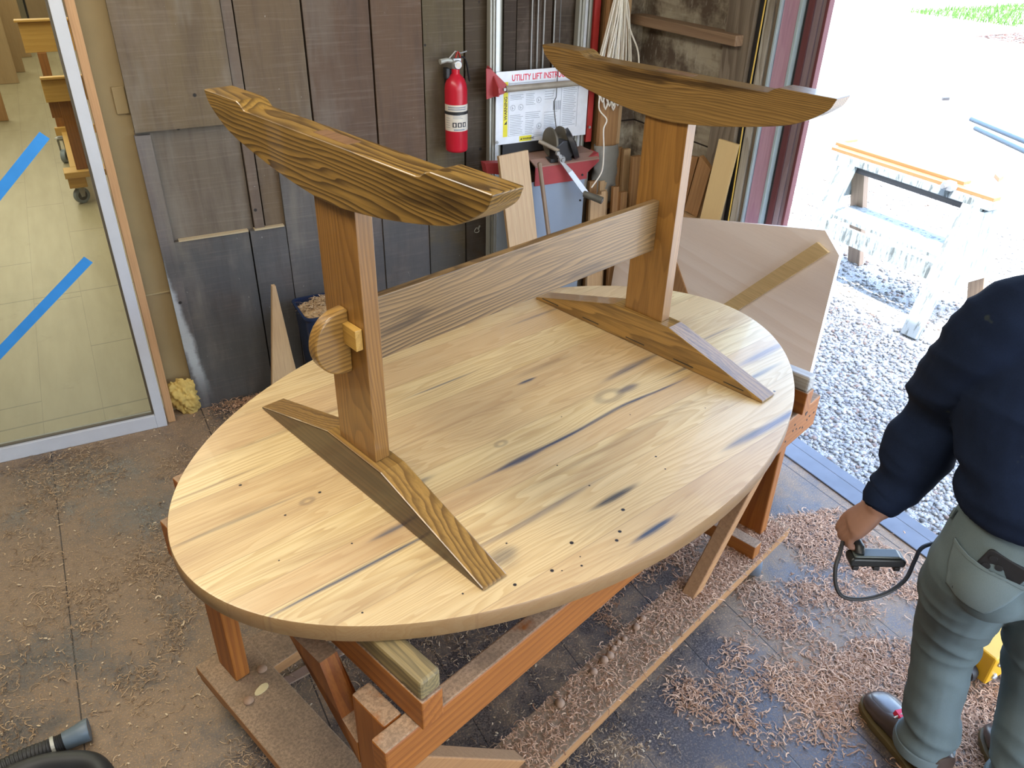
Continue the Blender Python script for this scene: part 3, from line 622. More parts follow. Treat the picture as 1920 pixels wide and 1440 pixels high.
for x, z in ((-.006, .262), (-.006, .012), (.448, .03)): MB().lathe([(.006, 0), (.006, .004)], seg=12, M=Matrix.Translation((.742 + x + .012, 1.576, .936 + z)) @ Matrix.Rotation(R(90), 4, 'X')).build('screw', M_zinc, lf)
# carriage with cross bar and red side brackets
for x in (.712, 1.20): MB().prism([(1.600, 1.245), (1.600, 1.130), (1.505, 1.145), (1.497, 1.160), (1.500, 1.178), (1.570, 1.238)], 0, x, x + .006).build('side_bracket', M_redd, lf)
b = MB().prism([(.682, 1.245), (.704, 1.240), (.772, 1.180), (.775, 1.160), (.762, 1.146), (.684, 1.130)], 1, 1.545, 1.550); b.build('side_bracket', M_redd, lf)
b = MB().prism([(1.24, 1.245), (1.20, 1.240), (1.14, 1.180), (1.14, 1.160), (1.15, 1.146), (1.24, 1.130)], 1, 1.545, 1.550); b.build('side_bracket', M_redd, lf)
M_bar = flat('dusty grey tube', (.33, .29, .23), .6, .2, .35, 14)
MB().cyl((.768, 1.545, 1.162), (1.20, 1.545, 1.162), .0125, seg=20).build('cross_bar', M_bar, lf, smooth=True)
b = MB().box(.757, .768, 1.538, 1.5445, 1.157, 1.168); b.build('bolt_head', M_zinc, lf)
# red base frame
b = MB().prism([(1.445, .868), (1.49, .885), (1.60, .885), (1.60, .880), (1.49, .880), (1.445, .863)], 0, .86, 1.175)
b.build('top_plate', flat('dusty plate', (.33, .20, .15), .7, 0, .3, 9), lf)
MB().box(.862, 1.120, 1.448, 1.452, .785, .862).build('front_apron', M_redd, lf)
b = MB().prism([(1.12, .872), (1.180, .886), (1.186, .850), (1.12, .800)], 1, 1.46, 1.52); b.build('side_flare', M_redd, lf)
b = MB().prism([(.655, .892), (.735, .885), (.735, .835), (.665, .850)], 1, 1.50, 1.54); b.build('side_flare', M_redd, lf)
MB().box(.690, 1.115, 1.456, 1.460, .05, .80).build('front_panel', M_bgrey, lf)
for x, z in ((1.095, .805), (1.098, .755), (1.098, .69)): MB().lathe([(.0045, 0), (.0045, .003)], seg=10, M=Matrix.Translation((x, 1.447 if z > .79 else 1.4555, z)) @ Matrix.Rotation(R(90), 4, 'X')).build('screw', M_black, lf)
MB().box(.78, 1.12, 1.585, 1.59, .89, .935).build('back_plate', M_black, lf)
# winch on the plate
wc = MB(); MX = lambda x, y, z: Matrix.Translation((x, y, z)) @ Matrix.Rotation(R(90), 4, 'Y')
wc.lathe([(.058, -.03), (.060, -.026), (.060, -.022), (.026, -.020), (.026, .020), (.060, .022), (.060, .026), (.058, .03)], seg=36, M=MX(.985, 1.50, .945))
wc.build('drum', flat('dusty drum', (.13, .115, .085), .6, .2, .4, 14), lf, smooth=True)
b = MB(); b.lathe([(.064, -.008), (.066, -.005), (.066, .012), (.050, .016)], seg=36, M=Matrix.Translation((1.045, 1.475, .935)) @ Matrix.Rotation(R(65), 4, 'Y') @ Matrix.Rotation(R(20), 4, 'X')); b.build('gear_cover', M_blackm, lf, smooth=True)
b = MB().prism([(.955, .880), (1.02, .885), (1.045, .90), (1.055, .935), (1.045, .958), (.985, .962), (.955, .94)], 1, 1.438, 1.50); b.box(.935, 1.04, 1.45, 1.50, .872, .888); b.build('gear_housing', M_blackm, lf, bevel=.004)
MB().tube([(.905, 1.50, .955), (.960, 1.43, .925)], .0085, 12).build('ratchet_handle', M_bar, lf, smooth=True)
for (x, z, r_) in ((.952, .918, .010), (.962, .906, .010), (.974, .890, .017), (.974, .890, .009)):
    MB().lathe([(r_, -.004), (r_ * 1.02, 0), (r_ * .8, .006)], seg=20, M=Matrix.Translation((x, 1.425 - (.006 if r_ == .009 else 0), z)) @ Matrix.Rotation(R(90), 4, 'X')).build('washer', M_zinc, lf, smooth=True)
b = MB().add([(.958, 1.420, .886), (.982, 1.420, .878), (1.020, 1.415, .842), (1.075, 1.36, .755), (1.055, 1.36, .742), (1.000, 1.415, .832)], [(0, 1, 2, 5), (5, 2, 3, 4)]); o = b.build('crank_arm', M_zinc, lf)
sd = o.modifiers.new('t', 'SOLIDIFY'); sd.thickness = .005
MB().cyl((1.055, 1.365, .752), (1.105, 1.300, .735), .0135, .0155, 18).build('crank_grip', flat('dusty grip', (.10, .095, .075), .55, 0, .4, 20), lf, smooth=True)
MB().lathe([(.010, 0), (.010, .002)], seg=16, M=Matrix.Translation((1.1055, 1.2994, .735)) @ Vector((.05, -.065, -.017)).to_track_quat('Z', 'Y').to_matrix().to_4x4()).build('grip_cap', M_zinc, lf)
MB().tube(smoothpath([(.985, 1.50, 1.0), (.99, 1.535, 1.10), (1.024, 1.57, 1.25), (1.024, 1.60, 2.6)], 3), .0022, 6).build('cable', flat('dark cable', (.12, .12, .12), .5, .5), lf)
# pull ring on the wall
o = MB().tube([(.672 + .011 * math.cos(k * .524), 1.612 + .003 * math.sin(k), .567 + .011 * math.sin(k * .524)) for k in range(13)], .002, 6, cap=False).build('pull_ring', M_alu, smooth=True); tag(o, 'small metal pull ring on the barn wall left of the lift rail', 'ring')
MB().cyl((.68, 1.612, .572), (.70, 1.638, .574), .004, seg=8).build('eye_pin', M_alu, o)

# leaning boards and sticks.  stick(): a board standing on the floor at (x, y), leaning so its top is at (xt, yt, zt)
def stick(name, label, cat, p0, p1, w, t, m, group=None, rot=0, cut=0, bev=.001):
    p0, p1 = Vector(p0), Vector(p1); L = (p1 - p0).length; z = (p1 - p0).normalized()
    xa = Vector((math.cos(rot), math.sin(rot), 0)); xa = (xa - z * xa.dot(z)).normalized(); ya = z.cross(xa)
    o = MB().prism([(-w / 2, 0), (w / 2, 0), (w / 2, L - max(cut, 0)), (-w / 2, L + min(cut, 0))], 1, -t / 2, t / 2).build(name, m, bevel=bev)
    o.matrix_world = Matrix(((xa.x, ya.x, z.x, p0.x), (xa.y, ya.y, z.y, p0.y), (xa.z, ya.z, z.z, p0.z), (0, 0, 0, 1)))
    tag(o, label, cat, group); return o
stick('offcut_board', 'pale wide offcut board leaning in front of the blue grey lift panel', 'board', (.775, 1.22, .01), (.742, 1.43, .945), .128, .022, M_pine[2], rot=R(-6), cut=-.006)
stick('dowel', 'thin round wooden dowel leaning right of the pale wide offcut board', 'dowel', (.925, 1.22, .01), (.862, 1.42, .895), .018, .018, wood('grey dowel', (.30, .22, .15), (.22, .15, .10), 2, 5, 5), bev=.008)
SP = [  # top x, y, z, width, thick, material, label
    (1.163, 1.43, .712, .058, .02, M_pine[2], 'short pale stick with a screw hole, foremost in the scrap bundle right of the lift'),
    (1.205, 1.44, .722, .026, .02, M_pine[2], 'narrow short stick second in the scrap bundle right of the lift'),
    (1.200, 1.52, .745, .040, .02, M_pine2, 'brown stick behind the foremost pale stick right of the lift'),
    (1.255, 1.515, .742, .050, .02, M_pine[2], 'pale medium stick in the middle of the scrap bundle right of the lift'),
    (1.292, 1.47, .722, .030, .02, M_pine2, 'slim brown stick between the middle stick and the wrapped board'),
    (1.322, 1.45, .700, .035, .022, M_pine2, 'short brown stick at the right end of the scrap bundle'),
    (1.352, 1.57, .865, .052, .025, M_pine2, 'tall brown board between the wrapped board and the corner'),
    (1.385, 1.54, .862, .034, .025, M_pine[2], 'tall narrow pale board beside the corner behind the far post'),
    (1.385, 1.46, .850, .050, .022, M_pine2, 'tall brown board against the whitewashed wall behind the far post')]
for i, (x, y, z, w_, t_, m, lab) in enumerate(SP):
    stick('scrap_stick', lab, 'stick', (x - .004, y - .045, .004), (x, y, z), w_, t_, m, 'scrap sticks leaning right of the lift', rot=R(-8 + (i * 37) % 16))
# board standing with a grey plastic wrap at its lower end
wb = thing('wrapped_board', 'tall brown board with grey plastic wrapped round its lower half, right of the lift', 'board', (1.275, 1.54, 0))
MB().box(-.050, .042, -.012, .012, .60, 1.9).build('board', M_pine2, wb, bevel=.001); MB().box(.044, .060, -.010, .014, .62, 1.9).build('edge_strip', M_pine[2], wb)
b = MB(); n = 22
for k in range(26):
    z = .62 + k * .011; 
    for j in range(n):
        a = j / n * 6.2832; rx = .062 + .004 * math.sin(k * .9 + j) ; ry = .034 + .003 * math.sin(k * 1.7 + j * 2)
        f_ = min(1, (k + 1) / 3) ; b.v.append((rx * f_ * math.cos(a), ry * f_ * math.sin(a) - .002, z))
b.f = [(i * n + k, i * n + (k + 1) % n, (i + 1) * n + (k + 1) % n, (i + 1) * n + k) for i in range(25) for k in range(n)] + [tuple(range(n - 1, -1, -1))]; b.mi = [0] * len(b.f)
b.build('plastic_wrap', flat('dusty grey plastic', (.24, .23, .20), .35, 0, .15, 30), wb, smooth=True)
tag(MB().cyl((1.165, 1.55, .45), (1.165, 1.56, .80), .030, seg=20).build('grey_tube', flat('grey cardboard tube', (.30, .28, .23), .6), smooth=True), 'grey tube standing just right of the blue grey lift panel', 'tube')
MB().cyl((0, 0, 0), (0, 0, .45), .030, seg=20).build('tube_lower', bpy.data.materials['grey cardboard tube'], bpy.data.objects['grey_tube'], loc=(1.165, 1.545, 0), smooth=True)
stick('tall_stud', 'tall pine stud standing between the lift rail and the wrapped board', 'stud', (1.262, 1.605, .004), (1.262, 1.605, 2.2), .030, .03, M_pine2)
stick('tapered_board', 'yellow plywood strip leaning against the whitewashed wall right of the far post', 'board', (1.318, .955, .004), (1.385, .905, 1.045), .085, .012, M_yply, rot=R(-72))
stick('corner_board', 'brown board with a clipped top corner standing on the timber stack behind the plywood strip', 'board', (1.372, 1.035, .724), (1.385, 1.005, .955), .070, .024, M_pine2, rot=R(-82), cut=.03)
stick('corner_board', 'darker brown board left of the board with the clipped corner, on the timber stack', 'board', (1.375, 1.125, .724), (1.388, 1.100, .95), .075, .024, M_pine2, rot=R(-82), cut=-.02)
tag(MB().box(1.342, 1.425, 1.00, 1.20, .002, .72).build('timber_stack', M_pine[1], bevel=.004), 'stack of timber standing in the corner behind the plywood board by the door', 'timber')

# octagonal plywood panel leaning by the door
pn = thing('plywood_board', 'large pale plywood board with clipped corners and a yellow batten leaning by the doorway', 'board', (1.27, .85, .0))
lean = lambda z: (z - .55) * .10
def pp(y, z): return (lean(z) + .03, y - .85, z)
out_ = [(.262, .835), (.345, .893), (1.008, .722), (1.37, .625), (1.41, .58), (1.40, .004), (.255, .004), (.222, .34)]
b = MB(); n = len(out_); b.v = [pp(*p) for p in out_] + [(pp(*p)[0] + .014, *pp(*p)[1:]) for p in out_]; b.f = [tuple(range(n)), tuple(range(2 * n - 1, n - 1, -1))] + [(i, i + n, (i + 1) % n + n, (i + 1) % n) for i in range(n)]; b.mi = [0] * len(b.f)
b.build('sheet', M_ply, pn)
pb = [(.30, .834), (.355, .850), (.70, .47), (1.0, .15), (.93, .09), (.64, .46)]
b = MB(); n = 6; b.v = [(pp(*p)[0] - .010, *pp(*p)[1:]) for p in pb] + [(pp(*p)[0] - .001, *pp(*p)[1:]) for p in pb]; b.f = [tuple(range(n)), tuple(range(2 * n - 1, n - 1, -1))] + [(i, i + n, (i + 1) % n + n, (i + 1) % n) for i in range(n)]; b.mi = [0] * len(b.f)
b.build('batten', M_batten, pn)
pb = [(1.06, .56), (1.045, .575), (.88, .42), (1.02, .28)]
b = MB(); n = 4; b.v = [(pp(*p)[0] - .006, *pp(*p)[1:]) for p in pb] + [(pp(*p)[0] - .001, *pp(*p)[1:]) for p in pb]; b.f = [tuple(range(n)), tuple(range(2 * n - 1, n - 1, -1))] + [(i, i + n, (i + 1) % n + n, (i + 1) % n) for i in range(n)]; b.mi = [0] * len(b.f)
b.build('corner_block', M_pine2, pn)

# hanging bundle of white cord with its tail
cd = thing('cord_bundle', 'long hank of white cord hanging beside the red strip of the lift', 'cord', (1.25, 1.50, 1.2))
rnd = random.Random(11)
for i in range(15):
    a = (i - 7) / 7; low_ = -.11 - rnd.random() * .06 + abs(a) * .05; w_ = .012 + rnd.random() * .02
    x0 = a * .012; x1 = a * .055 + rnd.uniform(-.012, .012); yy = rnd.uniform(-.025, .025)
    pts = [(x0, yy * .3, 1.0), (x0, yy * .5, .40), (x1 * .5 - w_ * .4, yy, .22), (x1 - w_, yy, .02), (x1, yy, low_), (x1 + w_, yy + .01, .02), (x1 * .6 + w_ * .4, yy, .22), (x0 + .004, yy * .5, .40), (x0 + .004, yy * .3, 1.0)]
    MB().tube(smoothpath(pts, 5), .0034, 6).build('strand', M_cord, cd, smooth=True)
MB().tube(smoothpath([(.0, -.03, 1.0), (.01, -.03, .36), (.03, -.03, .20), (.095, -.03, .08), (.105, -.03, -.02), (.075, -.03, -.085), (.045, -.03, -.07), (.035, -.03, -.03)], 7), .0034, 7).build('strand', M_cord, cd, smooth=True)
MB().tube(smoothpath([(-.02, -.03, .2), (-.06, -.04, .05), (-.082, -.045, -.03), (-.10, -.06, -.12), (-.085, -.10, -.16), (-.096, -.10, -.20), (-.087, -.10, -.28), (-.085, -.10, -.36), (-.098, -.10, -.395), (-.135, -.10, -.44)], 6), .0030, 7).build('tail', M_cord, cd, smooth=True)
b = MB().lathe([(.02, 0), (.024, .01), (.02, .02)], seg=12, M=Matrix.Translation((0, 0, 1.0))); b.build('tie', M_red, cd)
tag(MB().box(1.20, 1.30, 1.60, 1.64, 2.2, 2.24).build('wall_peg', M_black), 'black peg high on the wall holding the white cord', 'peg')

# wedge offcut and shavings bin at the wall, behind the table
o = MB().prism([(-.338, .003), (-.20, .003), (-.225, .25), (-.250, .555), (-.263, .556)], 1, 1.44, 1.462).build('wedge_offcut', M_pine[2], bevel=.001)
tag(o, 'tall pointed wedge of pale wood standing by the barn wall behind the table', 'offcut')
bn = thing('scrap_bin', 'dark blue bin heaped with wood shavings behind the near post', 'bin', (-.035, 1.47, 0))
def rrect(w_, d_, r_, n=5):
    pts = []
    for cx, cy, a0 in ((w_ - r_, d_ - r_, 0), (-w_ + r_, d_ - r_, 90), (-w_ + r_, -d_ + r_, 180), (w_ - r_, -d_ + r_, 270)):
        pts += [(cx + r_ * math.cos(R(a0 + 90 * k / n)), cy + r_ * math.sin(R(a0 + 90 * k / n))) for k in range(n + 1)]
    return pts
def loft(b, secs):
    n = len(secs[0]); o_ = len(b.v)
    for s_ in secs: b.v += s_
    b.f += [tuple(o_ + q for q in (i * n + k, i * n + (k + 1) % n, (i + 1) * n + (k + 1) % n, (i + 1) * n + k)) for i in range(len(secs) - 1) for k in range(n)]; b.mi = [0] * len(b.f)
b = MB(); S_ = lambda w_, d_, z: [(x, y, z) for x, y in rrect(w_, d_, .03)]
loft(b, [S_(.115, .085, .003), S_(.135, .10, .42), S_(.141, .106, .42), S_(.141, .106, .428), S_(.132, .097, .428), S_(.128, .094, .38)]); b.f.append(tuple(range(23, -1, -1))); b.mi.append(0)
b.build('bin_body', flat('dark blue plastic', (.010, .022, .060), .35), bn, smooth=True)
def heap(name, c, rx, ry, h, seed, m, par=None, n=28):
    b = MB()
    for i in range(n + 1):
        for j in range(n + 1):
            u, v_ = i / n * 2 - 1, j / n * 2 - 1; d = math.sqrt(u * u + v_ * v_)
            z = h * max(0, 1 - d * d) ** .8 + .010 * mnoise.noise(Vector((u * 6, v_ * 6, seed))) * (1 if d < .95 else 0) + .005 * mnoise.noise(Vector((u * 20, v_ * 20, seed)))
            b.v.append((c[0] + u * rx, c[1] + v_ * ry, c[2] + max(z, 0)))
    b.f = [(i * (n + 1) + j, (i + 1) * (n + 1) + j, (i + 1) * (n + 1) + j + 1, i * (n + 1) + j + 1) for i in range(n) for j in range(n)]; b.mi = [0] * len(b.f)
    return b.build(name, m, par, smooth=True)
M_heap = flat('light shavings', (.55, .38, .20), .9, 0, .4, 200, 1.0)
o = heap('shavings', (0, 0, .40), .125, .09, .045, 3, M_heap, bn); o['kind'] = 'stuff'

# ------------------------------------------------------------------ back room behind the glass
bc_ = thing('back_room_cart', 'orange wooden cart on casters in the back room behind the glass', 'cart', (0, 4.5, 0))
B2 = M_cart[0]
def cpart(nm, x0, x1, y0, y1, z0, z1, m): MB().box(x0, x1, y0, y1, z0, z1).build(nm, m, bc_, bevel=.003)
M_c2 = wood('yellow cart pine', (.55, .33, .09), (.42, .22, .05), 0, 5, 4, .5, .5)
M_c3 = wood('brown cart pine', (.30, .12, .03), (.18, .07, .02), 2, 6, 4, .5, .7)
cpart('base_plank', -.883, -.60, -.02, .115, .185, .225, M_c2); cpart('base_block', -.872, -.765, .0, .09, .115, .183, M_c2); cpart('side_plank', -.84, -.76, .12, 1.25, .185, .225, M_c2)
cpart('post', -.805, -.735, .03, .07, .226, .72, M_c3); cpart('top_rail', -.872, -.58, -.0, .028, .66, .79, M_c2); cpart('cap', -.872, -.58, -.02, .03, .795, .81, M_c2); cpart('end_block', -.862, -.808, .03, .14, .56, .69, M_c3)
cpart('upper_rail', -.93, -.60, 1.15, 1.19, .78, .98, M_c2); cpart('upper_cap', -.95, -.60, 1.12, 1.2, .985, 1.0, M_c2); cpart('far_post', -.86, -.80, 1.13, 1.18, .226, .78, M_c3); cpart('low_rail', -.88, -.58, 1.1, 1.14, .20, .26, M_c2)
cpart('panel_edge', -.72, -.66, -.10, -.06, .0, 1.9, wood('brown board edge', (.36, .20, .09), (.26, .13, .05), 2, 5, 5))
caster(-.815, .05, R(30), .115, bc_); caster(-.86, 1.1, R(70), .19, bc_, .05)
M_sh = wood('back room sheets', (.46, .33, .19), (.38, .25, .13), 2, 5, 3, .6, .5)
for i, (x0, x1, y, z, lab) in enumerate(((-1.9, -1.13, 8.95, 1.9, 'frontmost brown plywood sheet standing at the left of the back room'), (-1.7, -1.06, 9.6, 2.1, 'second brown plywood sheet behind the frontmost one in the back room'), (-1.5, -.97, 10.6, 2.2, 'rearmost brown plywood sheet in the back room'))):
    tag(MB().box(x0, x1, y, y + .03, .003, z).build('plywood_sheet', M_sh), lab, 'plywood sheet', 'plywood sheets in the back room')
tag(MB().box(-1.34, -1.24, 7.2, 7.25, .003, .75).build('short_board', M_pine2), 'short brown board standing at the left edge of the back room', 'board')
dr = thing('panel_door', 'pale wooden door panel with a black edge at the far end of the back room', 'door', (-.93, 13.2, 0))
MB().box(.03, .46, 0, .04, .003, 2.0).build('leaf', M_sh, dr); MB().box(0, .028, -.01, .05, .003, 2.0).build('black_edge', M_black, dr)

# ------------------------------------------------------------------ outdoors
def ground_mat():
    t = T('gravel ground'); v = t.obj(); x, y, z = t.xyz()
    vo = t.voro(v, 70); ed = t.voro(v, 70, 'DISTANCE_TO_EDGE'); n = t.noise(v, 8, 4)
    c = t.mix(n.v, (.42, .43, .43), (.60, .61, .60)); c = t.mix(t.voro(v, 34, 'F1', 'Color'), c, c)
    c = t.mix(ed.step(.14, .0) * .4, c, (.16, .16, .16)); c = t.mix(t.noise(v, 24, 3).step(.62, .75) * .5, c, (.36, .24, .19))
    t.bump(ed.step(.0, .25), .8, .01); return t.out(c, .8)
b = MB().box(1.47, 30, -18, 26, -.14, -.088); b.box(-12, 1.47, -18, -4.28, -.14, -.088); b.build('ground', ground_mat(), kind='structure')
# pebbles
ico = bmesh.new(); bmesh.ops.create_icosphere(ico, subdivisions=1, radius=1); iv = np.array([tuple(v.co) for v in ico.verts]); iff = np.array([[v.index for v in f.verts] for f in ico.faces]); ico.free()
def scatter(name, n, regionfn, size, m, seed, flatz=.6, colfn=None, label=None, cat=None):
    g = np.random.RandomState(seed); P = regionfn(g, n); n = len(P); s = g.uniform(*size, n); an = g.uniform(0, 6.28, n); asp = g.uniform(.6, 1.0, n)
    V = iv[None] * np.stack([s, s * asp, s * flatz * g.uniform(.7, 1.1, n)], 1)[:, None]
    V = V * (1 + .12 * g.randn(n, len(iv), 1)); tl = g.uniform(-.5, .5, n)
    X = V[..., 0] * np.cos(an)[:, None] - V[..., 1] * np.sin(an)[:, None]; Y = V[..., 0] * np.sin(an)[:, None] + V[..., 1] * np.cos(an)[:, None]; Z = V[..., 2] + X * np.sin(tl)[:, None] * .5
    VV = np.stack([X, Y, Z], 2) + P[:, None]; FF = iff[None] + (np.arange(n) * len(iv))[:, None, None]
    me = bpy.data.meshes.new(name); me.from_pydata(VV.reshape(-1, 3).tolist(), [], FF.reshape(-1, 3).tolist()); me.materials.append(m)
    c = colfn(g, n); c = np.repeat(np.concatenate([c, np.ones((n, 1))], 1), len(iff), 0)
    a = me.attributes.new('tint', 'FLOAT_COLOR', 'FACE'); a.data.foreach_set('color', c.ravel()); me.polygons.foreach_set('use_smooth', [True] * len(me.polygons))
    o = bpy.data.objects.new(name, me); col.objects.link(o); tag(o, label, cat, kind='stuff'); return o
def tintmat(name, rough=.7, bumpn=0):
    t = T(name); c = t.attr('tint').outputs['Color']; n = t.noise(t.obj(), 120, 3); c = t.mix(n * .35, c, (.12, .11, .10)); return t.out(c, rough)
def gcol(g, n):
    base = np.array([[.56, .59, .59], [.47, .51, .52], [.66, .68, .66], [.52, .50, .46], [.42, .32, .27], [.34, .37, .39]])
    return base[g.choice(6, n, p=[.30, .24, .20, .14, .05, .07])] * g.uniform(.36, .74, (n, 1))
def reg(g, n):
    k = int(n * .55); P1 = np.stack([g.uniform(1.475, 2.7, k), g.uniform(-.9, 1.5, k)], 1); P2 = np.stack([g.uniform(2.5, 4.9, n - k), g.uniform(-.2, 3.2, n - k)], 1)
    P = np.concatenate([P1, P2]); return np.concatenate([P, g.uniform(-.090, -.080, (n, 1))], 1)
scatter('gravel', 23000, reg, (.007, .0155), tintmat('pebbles'), 5, .62, gcol, 'loose grey gravel outside the doorway around the saw horse', 'gravel')
# saw horse
sh_ = thing('saw_horse', 'weathered white painted saw horse standing on the gravel outside the doorway', 'saw horse', (3.05, 1.24, -.08))
def wpaint():
    t = T('flaking white paint'); x, y, z = t.xyz(); n = t.noise(t.comb(x * 3, y * 3, z * .6), 14, 5, .7); c = t.mix(n.step(.50, .62), (.25, .30, .32), (.09, .11, .115)); return t.out(c, .7)
M_wp = wpaint(); M_wood_in = wood('bare horse timber', (.34, .25, .18), (.24, .17, .12), 2, 6, 5, .7, .7)
MB().box(-.055, .055, -.47, .50, .655, .695).build('top_beam', M_wp, sh_, bevel=.003); MB().box(-.018, .018, -.43, .46, .615, .654).build('under_beam', wood('dark beam', (.14, .14, .15), (.08, .08, .085), 1, 5, 5, .7), sh_)
for e, y in ((-1, -.38), (1, .38)):
    for s in (-1, 1):
        p0 = Vector((s * .27, y + e * .03, 0)); p1 = Vector((s * .045, y, .655)); z = (p1 - p0).normalized(); ya = Vector((0, 1, 0)); ya = (ya - z * z.y).normalized(); xa = ya.cross(z)
        o = MB().box(-.019, .019, -.045, .045, 0, (p1 - p0).length).build('leg', M_wp if s < 0 else M_wood_in, sh_, bevel=.002)
        o.matrix_local = Matrix(((xa.x, ya.x, z.x, p0.x), (xa.y, ya.y, z.y, p0.y), (xa.z, ya.z, z.z, p0.z), (0, 0, 0, 1)))
    MB().prism([(-.085, .64), (.085, .64), (.19, .26), (-.19, .26)] if e < 0 else [(-.09, .64), (.09, .64), (.14, .45), (-.14, .45)], 1, y + e * .048, y + e * .066).build('gusset', M_wp, sh_)
MB().box(-.135, .135, -.40, .40, .375, .393).build('shelf', M_wp, sh_); MB().box(-.160, -.140, -.42, .42, .27, .36).build('side_rail', M_wp, sh_); MB().box(.140, .160, -.42, .42, .27, .36).build('side_rail', M_wp, sh_)
M_or = wood('orange sunlit board', (.26, .135, .055), (.20, .09, .03), 1, 5, 4, .6, .5)
for x, y0, y1, z, lab in ((.0, 1.05 - .27, 1.78, .616, 'lower long pine board lying on the saw horse'), (.05, .98, 1.80, .633, 'upper long pine board lying on the saw horse')):
    o = MB().box(-.028, .028, y0 - 1.24, y1 - 1.24, 0, .016).build('pine_board', M_or, loc=(3.05 + x, 1.24, z)); tag(o, lab, 'board')
M_cl = flat('grey clamp', (.30, .33, .36), .5, .4)
cl_ = thing('clamp', 'grey metal clamp block on the near end of the saw horse top', 'clamp', (3.0, 1.0, .616)); MB().prism([(-.028, 0), (.028, 0), (.034, .018), (.022, .042), (-.02, .042), (-.032, .02)], 0, -.035, .012).build('clamp_body', M_cl, cl_, bevel=.003); MB().cyl((-.055, 0, .022), (-.035, 0, .022), .009).build('screw', M_zinc, cl_)
M_rod = flat('grey steel rod', (.035, .06, .085), .5, .2)
for (a, c_, lab) in (((7.544, 3.827, -.07), (6.9, 2.35, -.07), 'farther of two dark steel rods lying on the sunny ground at the right edge'), ((7.223, 3.554, -.07), (6.6, 2.3, -.07), 'nearer of two dark steel rods lying on the sunny ground at the right edge')):
    tag(MB().cyl(a, c_, .022, seg=10).build('steel_rod', M_rod, smooth=True), lab, 'rod', 'steel rods on the sunny ground')
tag(MB().prism([(-.05, 0), (.04, -.02), (.06, .03), (-.02, .04)], 2, 0, .03).build('dark_scrap', M_blackm, loc=(8.195, 4.603, -.086)), 'small dark scrap lying alone on the sunny ground beyond the saw horse', 'scrap')
tag(MB().prism([(-.10, -.01), (.12, -.02), (.10, .02), (-.11, .015)], 2, 0, .02).build('wood_scrap', M_or, loc=(5.6, 3.74, -.086)), 'thin brown wood scrap lying on the ground beyond the left end of the saw horse', 'wood scrap')
tag(MB().prism([(-.06, -.05), (.05, -.02), (.03, .05)], 2, 0, .03).build('wood_scrap', M_or, loc=(5.835, 2.384, -.086)), 'curled brown wood scrap lying on the ground beyond the right end of the saw horse', 'wood scrap')
# grass and leaf litter far off
b = MB(); rnd = random.Random(6)
for i in range(2600):
    x = 17.2 + rnd.uniform(-1.9, 2.4); y = 9.6 + rnd.uniform(-1.2, 1.2); h_ = rnd.uniform(.05, .16); a_ = rnd.random() * 6.28; w_ = .012; dx, dy = math.cos(a_) * w_, math.sin(a_) * w_
    b.add([(x - dx, y - dy, -.088), (x + dx, y + dy, -.088), (x + rnd.uniform(-.05, .05), y + rnd.uniform(-.05, .05), -.088 + h_)], [(0, 1, 2)])
tag(b.build('grass', flat('green grass', (.045, .12, .015), .8, 0, .4, 2), fix=False), 'patch of green grass far off at the top right corner', 'grass', kind='stuff')
b = MB()
for i in range(900):
    x = 14.2 + rnd.uniform(-.8, .8); y = 7.4 + rnd.uniform(-.5, .5); s_ = rnd.uniform(.02, .05); a_ = rnd.random() * 6.28
    b.add([(x + s_ * math.cos(a_ + k * 1.57), y + s_ * math.sin(a_ + k * 1.57) * .6, -.086 + rnd.random() * .01) for k in range(4)], [(0, 1, 2, 3)])
tag(b.build('dry_leaves', flat('dry leaves', (.09, .045, .03), .8, 0, .4, 2), fix=False), 'brown leaf litter in front of the grass at the top right', 'leaves', kind='stuff')

# ------------------------------------------------------------------ vacuum hose at the lower left
hs = thing('vacuum_hose', 'black vacuum hose coiled on the floor with a grey blue cuff at its end', 'hose', (-1.2, .15, 0))
def hosetube(pts, r, ribs=True):
    P = smoothpath(pts, 40); n = len(P); return MB().tube(P, [r * (1 + (.035 * math.sin(i * 1.25) if ribs else 0)) for i in range(n)], 18)
hosetube([(.055, .055, .026), (.02, .052, .025), (-.045, .052, .024), (-.12, .04, .024), (-.22, .03, .024), (-.4, .05, .024)], .0215).build('hose_end', flat('hose black', (.020, .021, .022), .5, 0, .3, 30), hs, smooth=True)
MB().tube([(.045, .054, .026), (.075, .057, .0275), (.098, .060, .029), (.102, .0605, .029), (.100, .060, .029), (.07, .057, .027)], [.0225, .0255, .0285, .0275, .0235, .021], 28, cap=False).build('cuff', flat('grey blue cuff', (.11, .15, .18), .42, 0, .2, 14), hs, smooth=True)
MB().tube([(.018, .052, .0255), (.026, .0525, .0255)], .0240, 20).build('clamp_band', M_alu, hs)
hosetube([(-.5, -.02, .027), (-.25, .0, .027), (-.12, .005, .028), (-.03, .008, .029), (.03, -.005, .029), (.10, -.045, .028), (.125, -.12, .027), (.10, -.2, .027), (0, -.26, .027)], .0265, False).build('hose_loop', bpy.data.materials['hose black'], hs, smooth=True)
